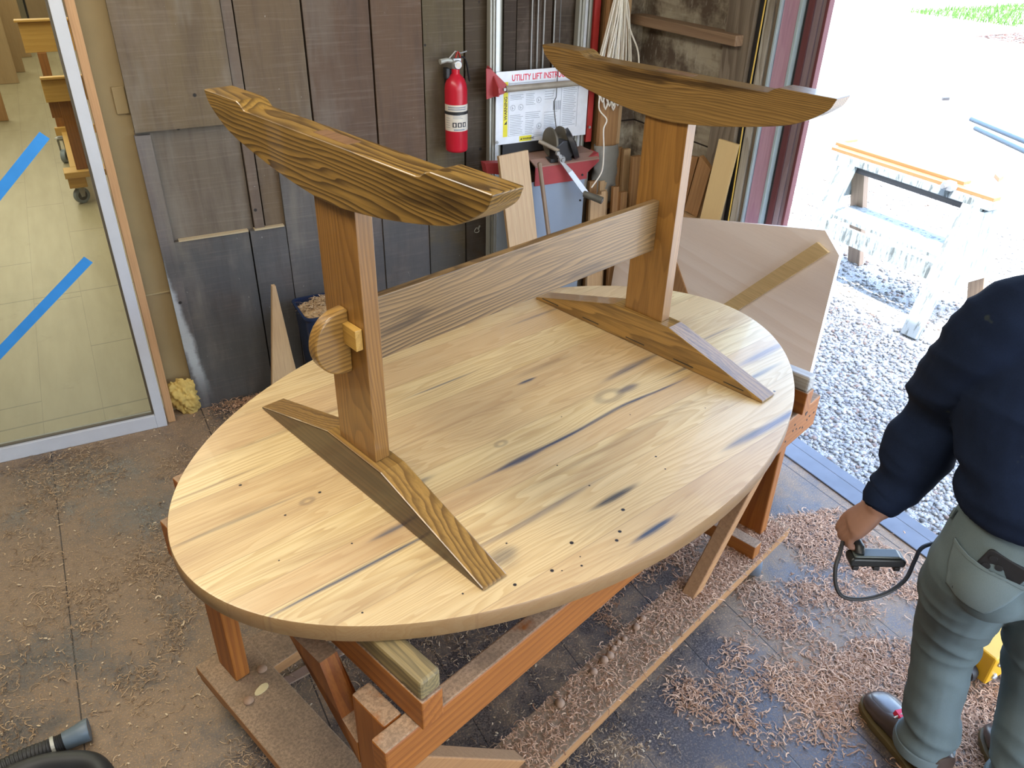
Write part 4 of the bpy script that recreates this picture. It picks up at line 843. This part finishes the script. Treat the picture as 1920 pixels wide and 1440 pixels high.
# yellow machine foot behind the legs
ym = thing('yellow_machine_base', 'yellow painted metal machine base with bolt heads, seen between the trouser legs', 'machine', (1.10, -.70, 0))
M_yp = flat('yellow machine paint', (.62, .33, .015), .4, 0, .1, 20)
MB().box(-.06, .16, -.05, .06, .015, .115).build('housing', M_yp, ym, bevel=.006)
for x, z in ((-.035, .04), (-.035, .09), (.03, .04), (.03, .09)): MB().lathe([(.010, 0), (.010, .004), (.006, .008)], seg=6, M=Matrix.Translation((x, -.05, z)) @ Matrix.Rotation(R(90), 4, 'X')).build('bolt_head', M_zinc, ym)
MB().lathe([(.028, -.012), (.030, 0), (.028, .012)], seg=24, M=Matrix.Translation((-.075, .0, .030)) @ Matrix.Rotation(R(90), 4, 'Y')).build('wheel', M_black, ym, smooth=True)

# ------------------------------------------------------------------ shavings on the floor, the planks and along the wall
def curls(name, P, seed, m, size=(.004, .012), w=(.0008, .0022), label=None, cat=None, c0=(.34, .17, .085), c1=(.76, .47, .28)):
    g = np.random.RandomState(seed); n = len(P); K = 5; L = g.uniform(*size, n) * (1 + 1.3 * (g.rand(n) > .93)); wd = g.uniform(*w, n); an = g.uniform(0, 6.28, n); cv = g.uniform(-3.2, 3.2, n); hz = g.uniform(.1, .9, n)
    t = np.linspace(-.5, .5, K)[None]; th_ = an[:, None] + cv[:, None] * t
    dx = np.cos(th_) * (L / (K - 1))[:, None]; dy = np.sin(th_) * (L / (K - 1))[:, None]
    X = np.cumsum(dx, 1) + P[:, :1]; Y = np.cumsum(dy, 1) + P[:, 1:2]; Z = P[:, 2:3] + .001 + (L * hz)[:, None] * .35 * (1 - (2 * t) ** 2) * (g.rand(n, 1)) + g.rand(n, 1) * .004
    nx, ny = -np.sin(th_) * wd[:, None], np.cos(th_) * wd[:, None]; tw = g.uniform(-.8, .8, (n, 1)) * wd[:, None]
    A = np.stack([X - nx, Y - ny, Z - tw * .5], 2); B = np.stack([X + nx, Y + ny, Z + tw * .5 + .0003], 2)
    V = np.stack([A, B], 2).reshape(n, 2 * K, 3); V[..., 2] = np.maximum(V[..., 2], P[:, 2:3] + .0004)
    f = np.array([[2 * k, 2 * k + 2, 2 * k + 3, 2 * k + 1] for k in range(K - 1)]); F_ = f[None] + (np.arange(n) * 2 * K)[:, None, None]
    me = bpy.data.meshes.new(name); me.from_pydata(V.reshape(-1, 3).tolist(), [], F_.reshape(-1, 4).tolist()); me.materials.append(m)
    r_ = g.rand(n, 1) ** 1.4; c = np.array(c0) * (1 - r_) + np.array(c1) * r_; c = np.repeat(np.concatenate([c, np.ones((n, 1))], 1), K - 1, 0)
    a_ = me.attributes.new('tint', 'FLOAT_COLOR', 'FACE'); a_.data.foreach_set('color', c.ravel())
    o = bpy.data.objects.new(name, me); col.objects.link(o)
    if label: tag(o, label, cat, kind='stuff')
    else: o['kind'] = 'stuff'
    return o
M_curl = tintmat('wood curls', .8)
g = np.random.RandomState(77)
def keep(P, fn):
    return P[np.array([g.rand() < fn(x, y) for x, y in P])]
def dens_r(x, y):
    v = mnoise.fractal(Vector((x * 3.0, y * 3.0, 2.0)), 1, 2, 4) + .45 * mnoise.noise(Vector((x * 9, y * 9, 1)))
    d = .38 + v * 1.35
    if x > 1.28: d -= .30
    if x > 1.36: d -= .4
    if y > -.15 and x > .95: d += .22
    if x > .8 and y < -.75: d += .35
    return max(.02, min(1, d)) ** 1.3
P = np.stack([g.uniform(.25, 1.40, 80000), g.uniform(-1.25, .42, 80000)], 1); P = keep(P, dens_r)
PR = P[(P[:, 0] * .3 + P[:, 1] < .35)]
def dens_l(x, y):
    v = mnoise.fractal(Vector((x * 3.2, y * 3.2, 7.0)), 1, 2, 4) + .3 * mnoise.noise(Vector((x * 11, y * 11, 1)))
    return max(.05, min(1, .16 + v * 1.25))
P = np.stack([g.uniform(-1.5, .3, 75000), g.uniform(-.5, 1.55, 75000)], 1); PL = keep(P, dens_l)
curls('floor_shavings', np.concatenate([PR, np.zeros((len(PR), 1))], 1), 1, M_curl, (.008, .024), (.0007, .0018), 'thick litter of curly wood shavings on the floor between cart and doorway', 'wood shavings')
PL = PL[(np.abs(PL[:, 0] + .70) > .0)]
curls('floor_shavings', np.concatenate([PL, np.zeros((len(PL), 1))], 1), 2, M_curl, (.006, .020), (.0005, .0013), 'thin scatter of fine shavings on the floor left of the cart', 'wood shavings', c0=(.20, .12, .06), c1=(.62, .43, .24))
P = np.stack([g.uniform(-1.5, .2, 9000), g.uniform(-.5, 1.55, 9000)], 1); P = keep(P, lambda x, y: .12 + .5 * max(0, mnoise.noise(Vector((x * 2.5, y * 2.5, 3)))))
curls('floor_chips', np.concatenate([P, np.zeros((len(P), 1))], 1), 12, M_curl, (.003, .010), (.0010, .0026), 'pale chips and flakes scattered among the dust on the floor left of the cart', 'wood chips', c0=(.34, .22, .11), c1=(.78, .62, .40))
a = R(17.5); q = np.stack([g.uniform(.22, .80, 9000), g.uniform(-.395, -.28, 9000)], 1); q = q[g.rand(9000) < np.clip((q[:, 0] - .25) * 2.2, .08, 1)]
q2 = np.stack([g.uniform(-.5, .4, 2600), g.uniform(-.395, -.28, 2600)], 1); q = np.concatenate([q, q2])
PC = np.stack([q[:, 0] * math.cos(a) - q[:, 1] * math.sin(a), q[:, 0] * math.sin(a) + q[:, 1] * math.cos(a), np.full(len(q), H - .65)], 1)
curls('plank_shavings', PC, 3, M_curl, (.006, .018), (.0006, .0015), 'wood shavings piled on the right base plank of the rolling cart', 'wood shavings')
P = np.stack([g.normal(-.30, .10, 2200), 1.60 - np.abs(g.normal(0, .05, 2200))], 1); P = P[P[:, 1] < 1.618]
curls('wall_shavings', np.concatenate([P, g.rand(len(P), 1) * .02], 1), 4, M_curl, (.008, .020), (.0006, .0014), 'small drift of shavings against the foot of the barn board wall', 'wood shavings')
P = np.stack([g.normal(-.035, .07, 1500), g.normal(1.47, .05, 1500), .425 + g.rand(1500) * .02], 1); P = P[(np.abs(P[:, 0] + .035) < .13) & (np.abs(P[:, 1] - 1.47) < .095)]
P[:, 2] = .44 - ((P[:, 0] + .035) ** 2 / .016 + (P[:, 1] - 1.47) ** 2 / .009) * .03 + g.rand(len(P)) * .008
o = curls('shavings', P - np.array([[-.035, 1.47, 0]]), 5, M_curl, (.008, .022), (.0007, .0018), c0=(.45, .28, .13), c1=(.75, .55, .32)); o.parent = bn
#SECTION4
# ------------------------------------------------------------------ the person at the doorway, seen from behind
FW = Vector((.49, .872, 0)).normalized(); RT = Vector((FW.y, -FW.x, 0)); UP = Vector((0, 0, 1))
pr = thing('person', 'person from behind in navy sweatshirt and light jeans, left hand holding a black device', 'person', (.70, -.86, 0))
V = Vector
def ringloft(b, secs, seg=28):
    """secs: (centre, halfwidth along RT, halfdepth along FW[, axis u, axis v])"""
    o_ = len(b.v)
    for s_ in secs:
        c, a_, d_ = s_[:3]; u, v = (s_[3], s_[4]) if len(s_) > 3 else (RT, FW)
        for k in range(seg):
            q = 2 * math.pi * k / seg; cq, sq = math.cos(q), math.sin(q); e_ = .85
            b.v.append(tuple(V(c) + u * a_ * math.copysign(abs(cq) ** e_, cq) + v * d_ * math.copysign(abs(sq) ** e_, sq)))
    n = len(secs)
    b.f += [tuple(o_ + q for q in (i * seg + k, i * seg + (k + 1) % seg, (i + 1) * seg + (k + 1) % seg, (i + 1) * seg + k)) for i in range(n - 1) for k in range(seg)]
    b.f += [tuple(o_ + k for k in range(seg - 1, -1, -1)), tuple(o_ + (n - 1) * seg + k for k in range(seg))]; b.mi = [0] * len(b.f)
def blob(b, c, r, sc_=(1, 1, 1), sub=3):
    bm = bmesh.new(); bmesh.ops.create_icosphere(bm, subdivisions=sub, radius=r); bm.verts.ensure_lookup_table(); o_ = len(b.v)
    for v in bm.verts: p = v.co; b.v.append(tuple(V(c) + RT * p.x * sc_[0] + FW * p.y * sc_[1] + UP * p.z * sc_[2]))
    b.f += [tuple(o_ + v.index for v in f.verts) for f in bm.faces]; b.mi = [0] * len(b.f); bm.free()
def fuse(b, name, mat, voxel, smooth_it=4, disp=None, parent=pr):
    o = b.build('tmp_fuse', mat); m = o.modifiers.new('r', 'REMESH'); m.mode = 'VOXEL'; m.voxel_size = voxel; m.use_smooth_shade = True
    m = o.modifiers.new('s', 'SMOOTH'); m.factor = .5; m.iterations = smooth_it
    dg = bpy.context.evaluated_depsgraph_get(); me = bpy.data.meshes.new_from_object(o.evaluated_get(dg)); bpy.data.objects.remove(o); me.name = name
    if disp:
        n = len(me.vertices); co = np.empty(n * 3); me.vertices.foreach_get('co', co); no = np.empty(n * 3); me.vertices.foreach_get('normal', no); co = co.reshape(-1, 3); no = no.reshape(-1, 3)
        d = np.array([disp(V(p)) for p in co]); co = co + no * d[:, None]; me.vertices.foreach_set('co', co.ravel()); me.update()
    me.materials.clear(); me.materials.append(mat); me.polygons.foreach_set('use_smooth', [True] * len(me.polygons))
    o = bpy.data.objects.new(name, me); col.objects.link(o); o.parent = parent; o.matrix_parent_inverse = parent.matrix_world.inverted() if parent is not pr else Matrix.Translation((-.70, .86, 0)); return o
def path(b, pts, rs, seg=20, flat=1.0, n=6):
    P = smoothpath(pts, n); m = len(P); ks = [i / n for i in range(m)]; r_ = [rs[min(int(k), len(rs) - 1)] * (1 - (k % 1)) + rs[min(int(k) + 1, len(rs) - 1)] * (k % 1) for k in ks]
    b.tube(P, r_, seg, True, flat=flat)
    for c, r in ((P[0], r_[0]), (P[-1], r_[-1])): blob(b, c, r * .97)
skin = flat('skin', (.27, .145, .10), .5, 0, .12, 30)
def fabric(name, c0, c1, sc_=600, rough=.9, spots=None):
    t = T(name); n = t.noise(t.obj(), sc_, 2); m = t.noise(t.obj(), 14, 4); c = t.mix(m.v, c0, c1); c = t.mix(n.step(.4, .7) * .25, c, tuple(x * .6 for x in c0))
    if spots: c = t.mix(t.noise(t.obj(), 22, 2).step(.72, .76) * .35, c, spots)
    t.bump(n, .2, .0006); t.b.inputs['Sheen Weight'].default_value = 0.0; t.b.inputs['Specular IOR Level'].default_value = .15; return t.out(c, rough)
M_navy = fabric('navy sweatshirt', (.004, .0078, .020), (.009, .0165, .040), 500, .95, (.05, .06, .04)); M_jean = fabric('light green grey denim', (.105, .145, .155), (.155, .20, .21), 900, .85)
W_ = V((.437, -.653, .806)); K_ = V((.412, -.624, .744))
Lsh, Lel = V((.540, -.690, 1.195)), V((.562, -.634, .975)); Rsh, Rel, Rwr = V((.822, -.845, 1.18)), V((.900, -.800, .965)), V((.905, -.640, .985))
Cp = V((.570, -.862, .80)); Lh, Lk, La = V((.522, -.826, .76)), V((.668, -.766, .44)), V((.674, -.812, .10)); Rh, Rk, Ra = V((.650, -.905, .76)), V((.790, -.905, .44)), V((.770, -.990, .10))
ch = V((.640, -.800, 1.08)); sh = V((.684, -.772, 1.222)); nk = V((.690, -.762, 1.30)); hd = V((.700, -.745, 1.415))
# body: one continuous surface with head, neck, arms, hands and legs
b = MB()
ringloft(b, [(Cp + UP * -.06, .12, .09), (Cp, .135, .095), (Cp + UP * .12, .120, .085), (ch, .145, .10), (sh, .13, .085), (sh + UP * .05, .08, .06), (nk, .052, .055), (nk + UP * .05, .050, .054), (hd + UP * -.03, .058, .07)])
for s_, (A1, A2, A3) in ((-1, (Lsh, Lel, W_)), (1, (Rsh, Rel, Rwr))): path(b, [A1, A2, A3], [.050, .040, .027])
for A1, A2, A3 in ((Lh, Lk, La), (Rh, Rk, Ra)): path(b, [A1, A2, A3], [.078, .052, .040])
ringloft(b, [(hd + UP * (z - .0) + FW * f_, w_, d_) for z, f_, w_, d_ in ((-.105, .040, .030, .035), (-.085, .03, .048, .062), (-.05, .015, .062, .078), (0, .0, .071, .088), (.05, -.004, .071, .090), (.085, -.008, .055, .074), (.105, -.01, .03, .045))])
path(b, [hd + FW * .075 + UP * .02, hd + FW * .094 + UP * -.005, hd + FW * .103 + UP * -.028], [.009, .010, .013]);
for s_ in (-1, 1): blob(b, hd + RT * s_ * .074 + UP * -.005 + FW * -.005, .027, (.28, .6, 1)); blob(b, hd + RT * s_ * .045 + FW * .05 + UP * -.02, .026)
path(b, [hd + FW * .08 + RT * -.022 + UP * -.058, hd + FW * .088 + UP * -.056, hd + FW * .08 + RT * .022 + UP * -.058], [.006, .0075, .006])
def hand(b, Wp, Kc, ax, pal, dn, curl=1.0):
    """Wp wrist, Kc knuckle centre, ax index side direction, pal palm side direction, dn finger direction"""
    tips = []
    for k in range(7):
        t = k / 6; c = Wp.lerp(Kc, t); w_ = .024 + .014 * math.sin(min(1, t * 1.2) * 1.5); n_ = (Kc - Wp).normalized(); u = (ax - n_ * ax.dot(n_)).normalized(); v = n_.cross(u)
        if k: ringloft(b, [(pc_, pw_ + .0, .0165, pu_, pv_), (c, w_, .0150, u, v)], 20)
        pc_, pw_, pu_, pv_ = c, w_, u, v
    for off, L, r in ((.027, .95, .0086), (.009, 1.05, .0090), (-.010, 1.0, .0086), (-.0275, .82, .0076)):
        p0 = Kc + ax * off - dn * .012; p1 = Kc + ax * off + dn * .004 - pal * .003; p2 = p1 + dn * .034 * L + pal * .004; p3 = p2 + (dn * (.35) + pal * curl).normalized() * .023 * L; p4 = p3 + (dn * -.45 + pal * curl).normalized() * .018 * L
        b.tube(smoothpath([p0, p1, p2, p3, p4], 4), [r * 1.05] * 4 + [r] * 8 + [r * .92] * 4 + [r * .85], 12); blob(b, p4, r * .88, sub=2); blob(b, p1, r * 1.12, sub=2); tips.append(p4)
    t0 = Wp.lerp(Kc, .30) + ax * .022; t1 = t0 + ax * .020 + dn * .016 + pal * .014; t2 = t1 + dn * .020 + pal * .016 - ax * .004; t3 = t2 + dn * .012 + pal * .014 - ax * .010
    b.tube(smoothpath([t0, t1, t2, t3], 4), [.0125] * 4 + [.0105] * 4 + [.0092] * 4 + [.008], 12); blob(b, t3, .0085, sub=2); blob(b, t0, .0135, sub=2)
    return tips
dn1 = (K_ - W_).normalized() * .6 - UP * .7; dn1.normalize()
hand(b, W_, K_, FW, RT, dn1)
K2 = Rwr + V((.02, .075, .01)); dn2 = V((.2, .95, -.1)).normalized(); hand(b, Rwr, K2, V((-.05, .0, 1)).normalized(), -RT, dn2)
body = fuse(b, 'body', skin, .0042, 2)
b = MB(); ringloft(b, [(hd + UP * z + FW * f_, w_, d_) for z, f_, w_, d_ in ((-.075, -.045, .045, .035), (-.04, -.032, .066, .060), (0, -.02, .077, .082), (.05, -.010, .078, .096), (.09, -.012, .061, .081), (.116, -.012, .03, .045))]); fuse(b, 'hair', fabric('brown hair', (.05, .03, .02), (.09, .055, .03), 300), .006, 2, lambda p: .003 * mnoise.noise(p * 60))
for s_ in (-1, 1):
    e = MB(); blob(e, hd + RT * s_ * .030 + FW * .079 + UP * .012, .010); o = e.build('eye', flat('eye white', (.7, .68, .64), .2), pr, smooth=True); o.matrix_parent_inverse = Matrix.Translation((-.70, .86, 0))
# sweatshirt
b = MB()
ringloft(b, [(Cp + UP * .095 + RT * .008, .146, .110), (Cp + UP * .110 + RT * .008, .154, .118), (Cp + UP * .15 + RT * .01, .154, .116), (Cp.lerp(ch, .65) + UP * .02, .172, .122), (ch, .182, .125), (sh + UP * -.04, .184, .120), (sh, .178, .108), (sh + UP * .045, .145, .088), (sh + UP * .085, .085, .068), (nk + UP * .01, .064, .060)])
path(b, [sh + RT * -.10 + UP * .0, Lsh + UP * .002, Lsh.lerp(Lel, .55) + RT * -.012, Lel + V((.004, 0, 0)), Lel.lerp(W_, .5) + V((.006, 0, .002)), W_ + V((.012, .004, .018))], [.078, .076, .070, .068, .058, .040])
path(b, [sh + RT * .10, Rsh, Rsh.lerp(Rel, .55), Rel, Rel.lerp(Rwr, .55), Rwr + V((0, -.02, 0))], [.078, .074, .066, .062, .052, .040])
def wr(p):
    el = math.exp(-((p - Lel).length / .15) ** 2) + .7 * math.exp(-((p - Lel.lerp(W_, .6)).length / .12) ** 2) + .3
    q = (W_ - Lsh).normalized(); t = p.dot(V((.35, -.1, 1)).normalized())
    a_ = mnoise.noise(V((p.x * 5, p.y * 5, t * 21))) ; r_ = 1 - abs(a_) * 2.2
    f_ = mnoise.noise(p * 9)
    return .0095 * el * max(r_, -.3) - .004 + .008 * f_
sw = fuse(b, 'sweatshirt', M_navy, .0065, 3, wr)
b = MB(); q = (W_ - Lel).normalized(); b.tube([W_ + V((.012, .004, .018)) - q * .012, W_ + V((.008, .003, .010)), W_ + V((.004, .001, .000))], [.041, .0405, .036], 26); o = b.build('cuff', M_navy, pr, smooth=True); o.matrix_parent_inverse = Matrix.Translation((-.70, .86, 0))
# jeans
b = MB()
ringloft(b, [(Cp + UP * .145 + RT * .01, .128, .092), (Cp + UP * .09 + RT * .01, .138, .100), (Cp + UP * .04 + RT * .01, .146, .106), (Cp + UP * -.01 + RT * .012, .152, .112), (Cp + UP * -.07 + RT * .02, .142, .105)])
path(b, [Lh + UP * .0, Lh.lerp(Lk, .4) + V((.0, .004, 0)), Lk, Lk.lerp(La, .5), La + UP * .05, La + UP * -.005], [.090, .086, .070, .062, .061, .062])
path(b, [Rh, Rh.lerp(Rk, .4), Rk, Rk.lerp(Ra, .5), Ra + UP * .04, Ra], [.092, .088, .074, .070, .068, .066])
for s_ in (-1, 1): blob(b, Cp + RT * (s_ * .070 + .014) + FW * -.045 + UP * -.03, .078, (1, .8, 1.1))
def wj(p):
    kn = math.exp(-(((p - Lk).length) / .14) ** 2) + math.exp(-(((p - La).z - .06) / .075) ** 2) * 1.2 + .7 * math.exp(-(((p - Rk).length) / .16) ** 2) + .6 * math.exp(-((p.z - .62) / .07) ** 2) + .15
    t = p.z + (p - Cp).dot(RT) * .35
    a_ = mnoise.noise(V((p.x * 5, p.y * 5, t * 17 + 4))); r_ = 1 - abs(a_) * 2.4
    return .0060 * kn * max(r_, -.3) - .002 + .003 * mnoise.noise(p * 12)
je = fuse(b, 'jeans', M_jean, .0065, 3, wj)
inv_ = Matrix.Translation((-.70, .86, 0))
BV = BVHTree.FromPolygons([v.co.copy() for v in je.data.vertices], [tuple(p.vertices) for p in je.data.polygons])
M_jean2 = fabric('denim pocket', (.125, .168, .178), (.175, .22, .23), 900, .85)
def wrap(corners, name, mat, off=.0035, n=18, th=.003):
    A, B, C_, D_ = [V(p) for p in corners]; b = MB()
    for i in range(n + 1):
        for j in range(n + 1):
            p = A.lerp(B, i / n).lerp(D_.lerp(C_, i / n), j / n); h = BV.find_nearest(p); b.v.append(tuple(h[0] + h[1] * off))
    b.f = [(i * (n + 1) + j, (i + 1) * (n + 1) + j, (i + 1) * (n + 1) + j + 1, i * (n + 1) + j + 1) for i in range(n) for j in range(n)]; b.mi = [0] * len(b.f)
    o = b.build(name, mat, pr, smooth=True); o.matrix_parent_inverse = inv_; so = o.modifiers.new('t', 'SOLIDIFY'); so.thickness = th; so.offset = 0; return o
wrap([(.4516, -.8011, .8352), (.4760, -.9250, .8120), (.4411, -.8953, .7437), (.4376, -.8215, .7525)], 'back_pocket', M_jean2, .0045)
wrap([(.4480, -.7990, .8400), (.4760, -.9270, .8165), (.4750, -.9260, .8100), (.4500, -.8005, .8330)], 'pocket_hem', M_jean2, .0055)
wrap([(.4800, -.765, .872), (.4770, -.772, .872), (.4770, -.774, .850), (.4810, -.766, .850)], 'belt_loop', M_jean2, .006, 6)
b = MB()
for c, ax_, r in ((La + UP * -.005, V((0, 0, 1)), .066), (Ra, V((0, 0, 1)), .071)): b = MB(); b.lathe([(r - .006, -.012), (r + .001, -.014), (r + .003, 0), (r + .001, .014), (r - .006, .016)], tuple(c), 36); o = b.build('rolled_hem', M_jean2, pr, smooth=True); o.matrix_parent_inverse = inv_
# boots
M_boot = flat('brown boot leather', (.060, .042, .034), .32, 0, .35, 24, .3); M_vamp = flat('toe leather with painted sheen', (.13, .135, .14), .25, 0, .25, 20); M_sole = flat('olive tan sole', (.115, .085, .030), .6, 0, .25, 18)  # vamp leather's grey has the toe's bluish sheen put into its colour
def boot(heel, toe, side):
    heel, toe = V(heel), V(toe); ax_ = (toe - heel).normalized(); la = V((ax_.y, -ax_.x, 0)); L = (toe - heel).length
    def sec(t, w_, z0, z1, e=.5, n=18):
        c = heel + ax_ * t * L; out = []
        for k in range(n):
            q = 2 * math.pi * k / n; cq, sq = math.cos(q), math.sin(q)
            out.append(tuple(c + la * w_ * math.copysign(abs(cq) ** e, cq) + UP * ((z0 + z1) / 2 + (z1 - z0) / 2 * math.copysign(abs(sq) ** e, sq))))
        return out
    T_ = [(0, .020), (.03, .032), (.10, .037), (.3, .036), (.5, .041), (.70, .049), (.84, .048), (.93, .040), (.985, .024), (1.0, .012)]
    b = MB(); secs = [sec(t, w_ + .004, .0, .026, .35) for t, w_ in T_]; loft(b, secs); b.f += [tuple(range(17, -1, -1)), tuple(len(b.v) - 18 + k for k in range(18))]; b.mi = [0] * len(b.f); o1 = b.build('sole', M_sole, pr, smooth=True)
    Hh = [.10, .125, .13, .13, .092, .070, .060, .052, .042, .034]
    b = MB(); secs = [sec(t * .985 + .005, w_, .020, h, .75) for (t, w_), h in zip(T_, Hh)]; loft(b, secs); b.f += [tuple(range(17, -1, -1)), tuple(len(b.v) - 18 + k for k in range(18))]; b.mi = [0] * len(b.f); o2 = b.build('boot_upper', M_boot, pr, smooth=True)
    b = MB(); secs = [sec(t, w_ * .68, .04, h + .0035, .8) for t, w_, h in ((.62, .044, .074), (.68, .047, .072), (.78, .047, .064), (.86, .043, .058), (.92, .034, .050), (.95, .02, .044))]; loft(b, secs); b.f += [tuple(range(17, -1, -1)), tuple(len(b.v) - 18 + k for k in range(18))]; b.mi = [0] * len(b.f); o3 = b.build('vamp', M_vamp, pr, smooth=True)
    c = heel + ax_ * L * .56; b = MB(); b.prism([(-.018, .0), (.018, 0), (.014, .012), (-.014, .012)], 1, -.016, .02, Matrix(((la.x, ax_.x, 0, c.x), (la.y, ax_.y, 0, c.y), (0, 0, 1, .078), (0, 0, 0, 1)))); o4 = b.build('tongue', M_inkr, pr)
    os_ = [o1, o2, o3, o4]
    for k in range(4):
        t = .42 + k * .055; c = heel + ax_ * L * t; h = .122 - k * .010
        b = MB(); b.tube([c + la * -.024 + UP * (h - .012), c + UP * h, c + la * .024 + UP * (h - .012)], .0025, 6); os_.append(b.build('lace', M_cord, pr, smooth=True))
    for o in os_: o.matrix_parent_inverse = inv_
boot((.662, -.884, 0), (.732, -.626, 0), -1); boot((.775, -1.05, 0), (.945, -.845, 0), 1)
# phone in the back pocket: rests in the pocket, a thing of its own
c0_ = V((.4465, -.8619, .8673)); xx_ = V((.0232, -.0494, -.0155)).normalized(); zz = (UP - xx_ * UP.dot(xx_)).normalized(); nn = xx_.cross(zz)
if nn.dot(FW) > 0: nn = -nn
ph = MB().prism(rrect(.036, .060, .009), 2, -.004, .004).build('phone', M_black, bevel=.0015); pz = c0_ + xx_ * .034 - zz * .058 + nn * .004
ph.matrix_world = Matrix(((xx_.x, zz.x, nn.x, pz.x), (xx_.y, zz.y, nn.y, pz.y), (xx_.z, zz.z, nn.z, pz.z), (0, 0, 0, 1)))
for dx_, dy_ in ((-.022, .046), (-.022, .026), (-.006, .036)): q_ = MB().lathe([(.0065, 0), (.0065, .0015)], seg=16, M=Matrix.Translation((dx_, dy_, .004))).build('camera_lens', M_blackm, ph, smooth=True)
tag(ph, 'black phone sticking out of the left back pocket of the jeans', 'phone')
# the device in the hand and its cord
dv = thing('handheld_device', 'black boxy device with small feet held in the left hand, trailing a black cord', 'device', (.443, -.676, .670), math.atan2(RT.y, RT.x))
M_dv = flat('black plastic', (.012, .014, .014), .4); M_dvt = flat('grey green plastic top', (.085, .105, .10), .35)
b = MB().prism([(-.055, .004), (.055, .004), (.057, .018), (.050, .025), (-.052, .025), (-.058, .018)], 1, -.016, .016); b.build('housing', M_dv, dv, bevel=.004)
MB().prism([(-.050, .0252), (.048, .0252), (.040, .030), (-.046, .030)], 1, -.013, .013).build('top_cover', M_dvt, dv, bevel=.003)
for x in (-.042, .0, .042): MB().box(x - .006, x + .006, -.015, -.003, -.006, .0035).build('rubber_foot', M_black, dv, bevel=.001)
MB().tube([(-.045, .045, .047), (-.038, .0, .040), (-.040, -.008, .032)], [.0105, .0105, .009], 16).build('grip', M_dv, dv, smooth=True)
cp = [(.392, -.628, .712), (.372, -.642, .700), (.352, -.655, .680), (.345, -.672, .650), (.352, -.690, .632), (.385, -.712, .630), (.430, -.728, .640), (.480, -.728, .655), (.520, -.712, .674), (.552, -.702, .690), (.600, -.718, .70), (.655, -.735, .70), (.70, -.745, .68)]
o = MB().tube(smoothpath(cp, 7), .0042, 9).build('cord', M_black, dv, smooth=True); dm = Matrix.Translation((.443, -.676, .670)) @ Matrix.Rotation(math.atan2(RT.y, RT.x), 4, 'Z'); o.matrix_parent_inverse = dm.inverted()
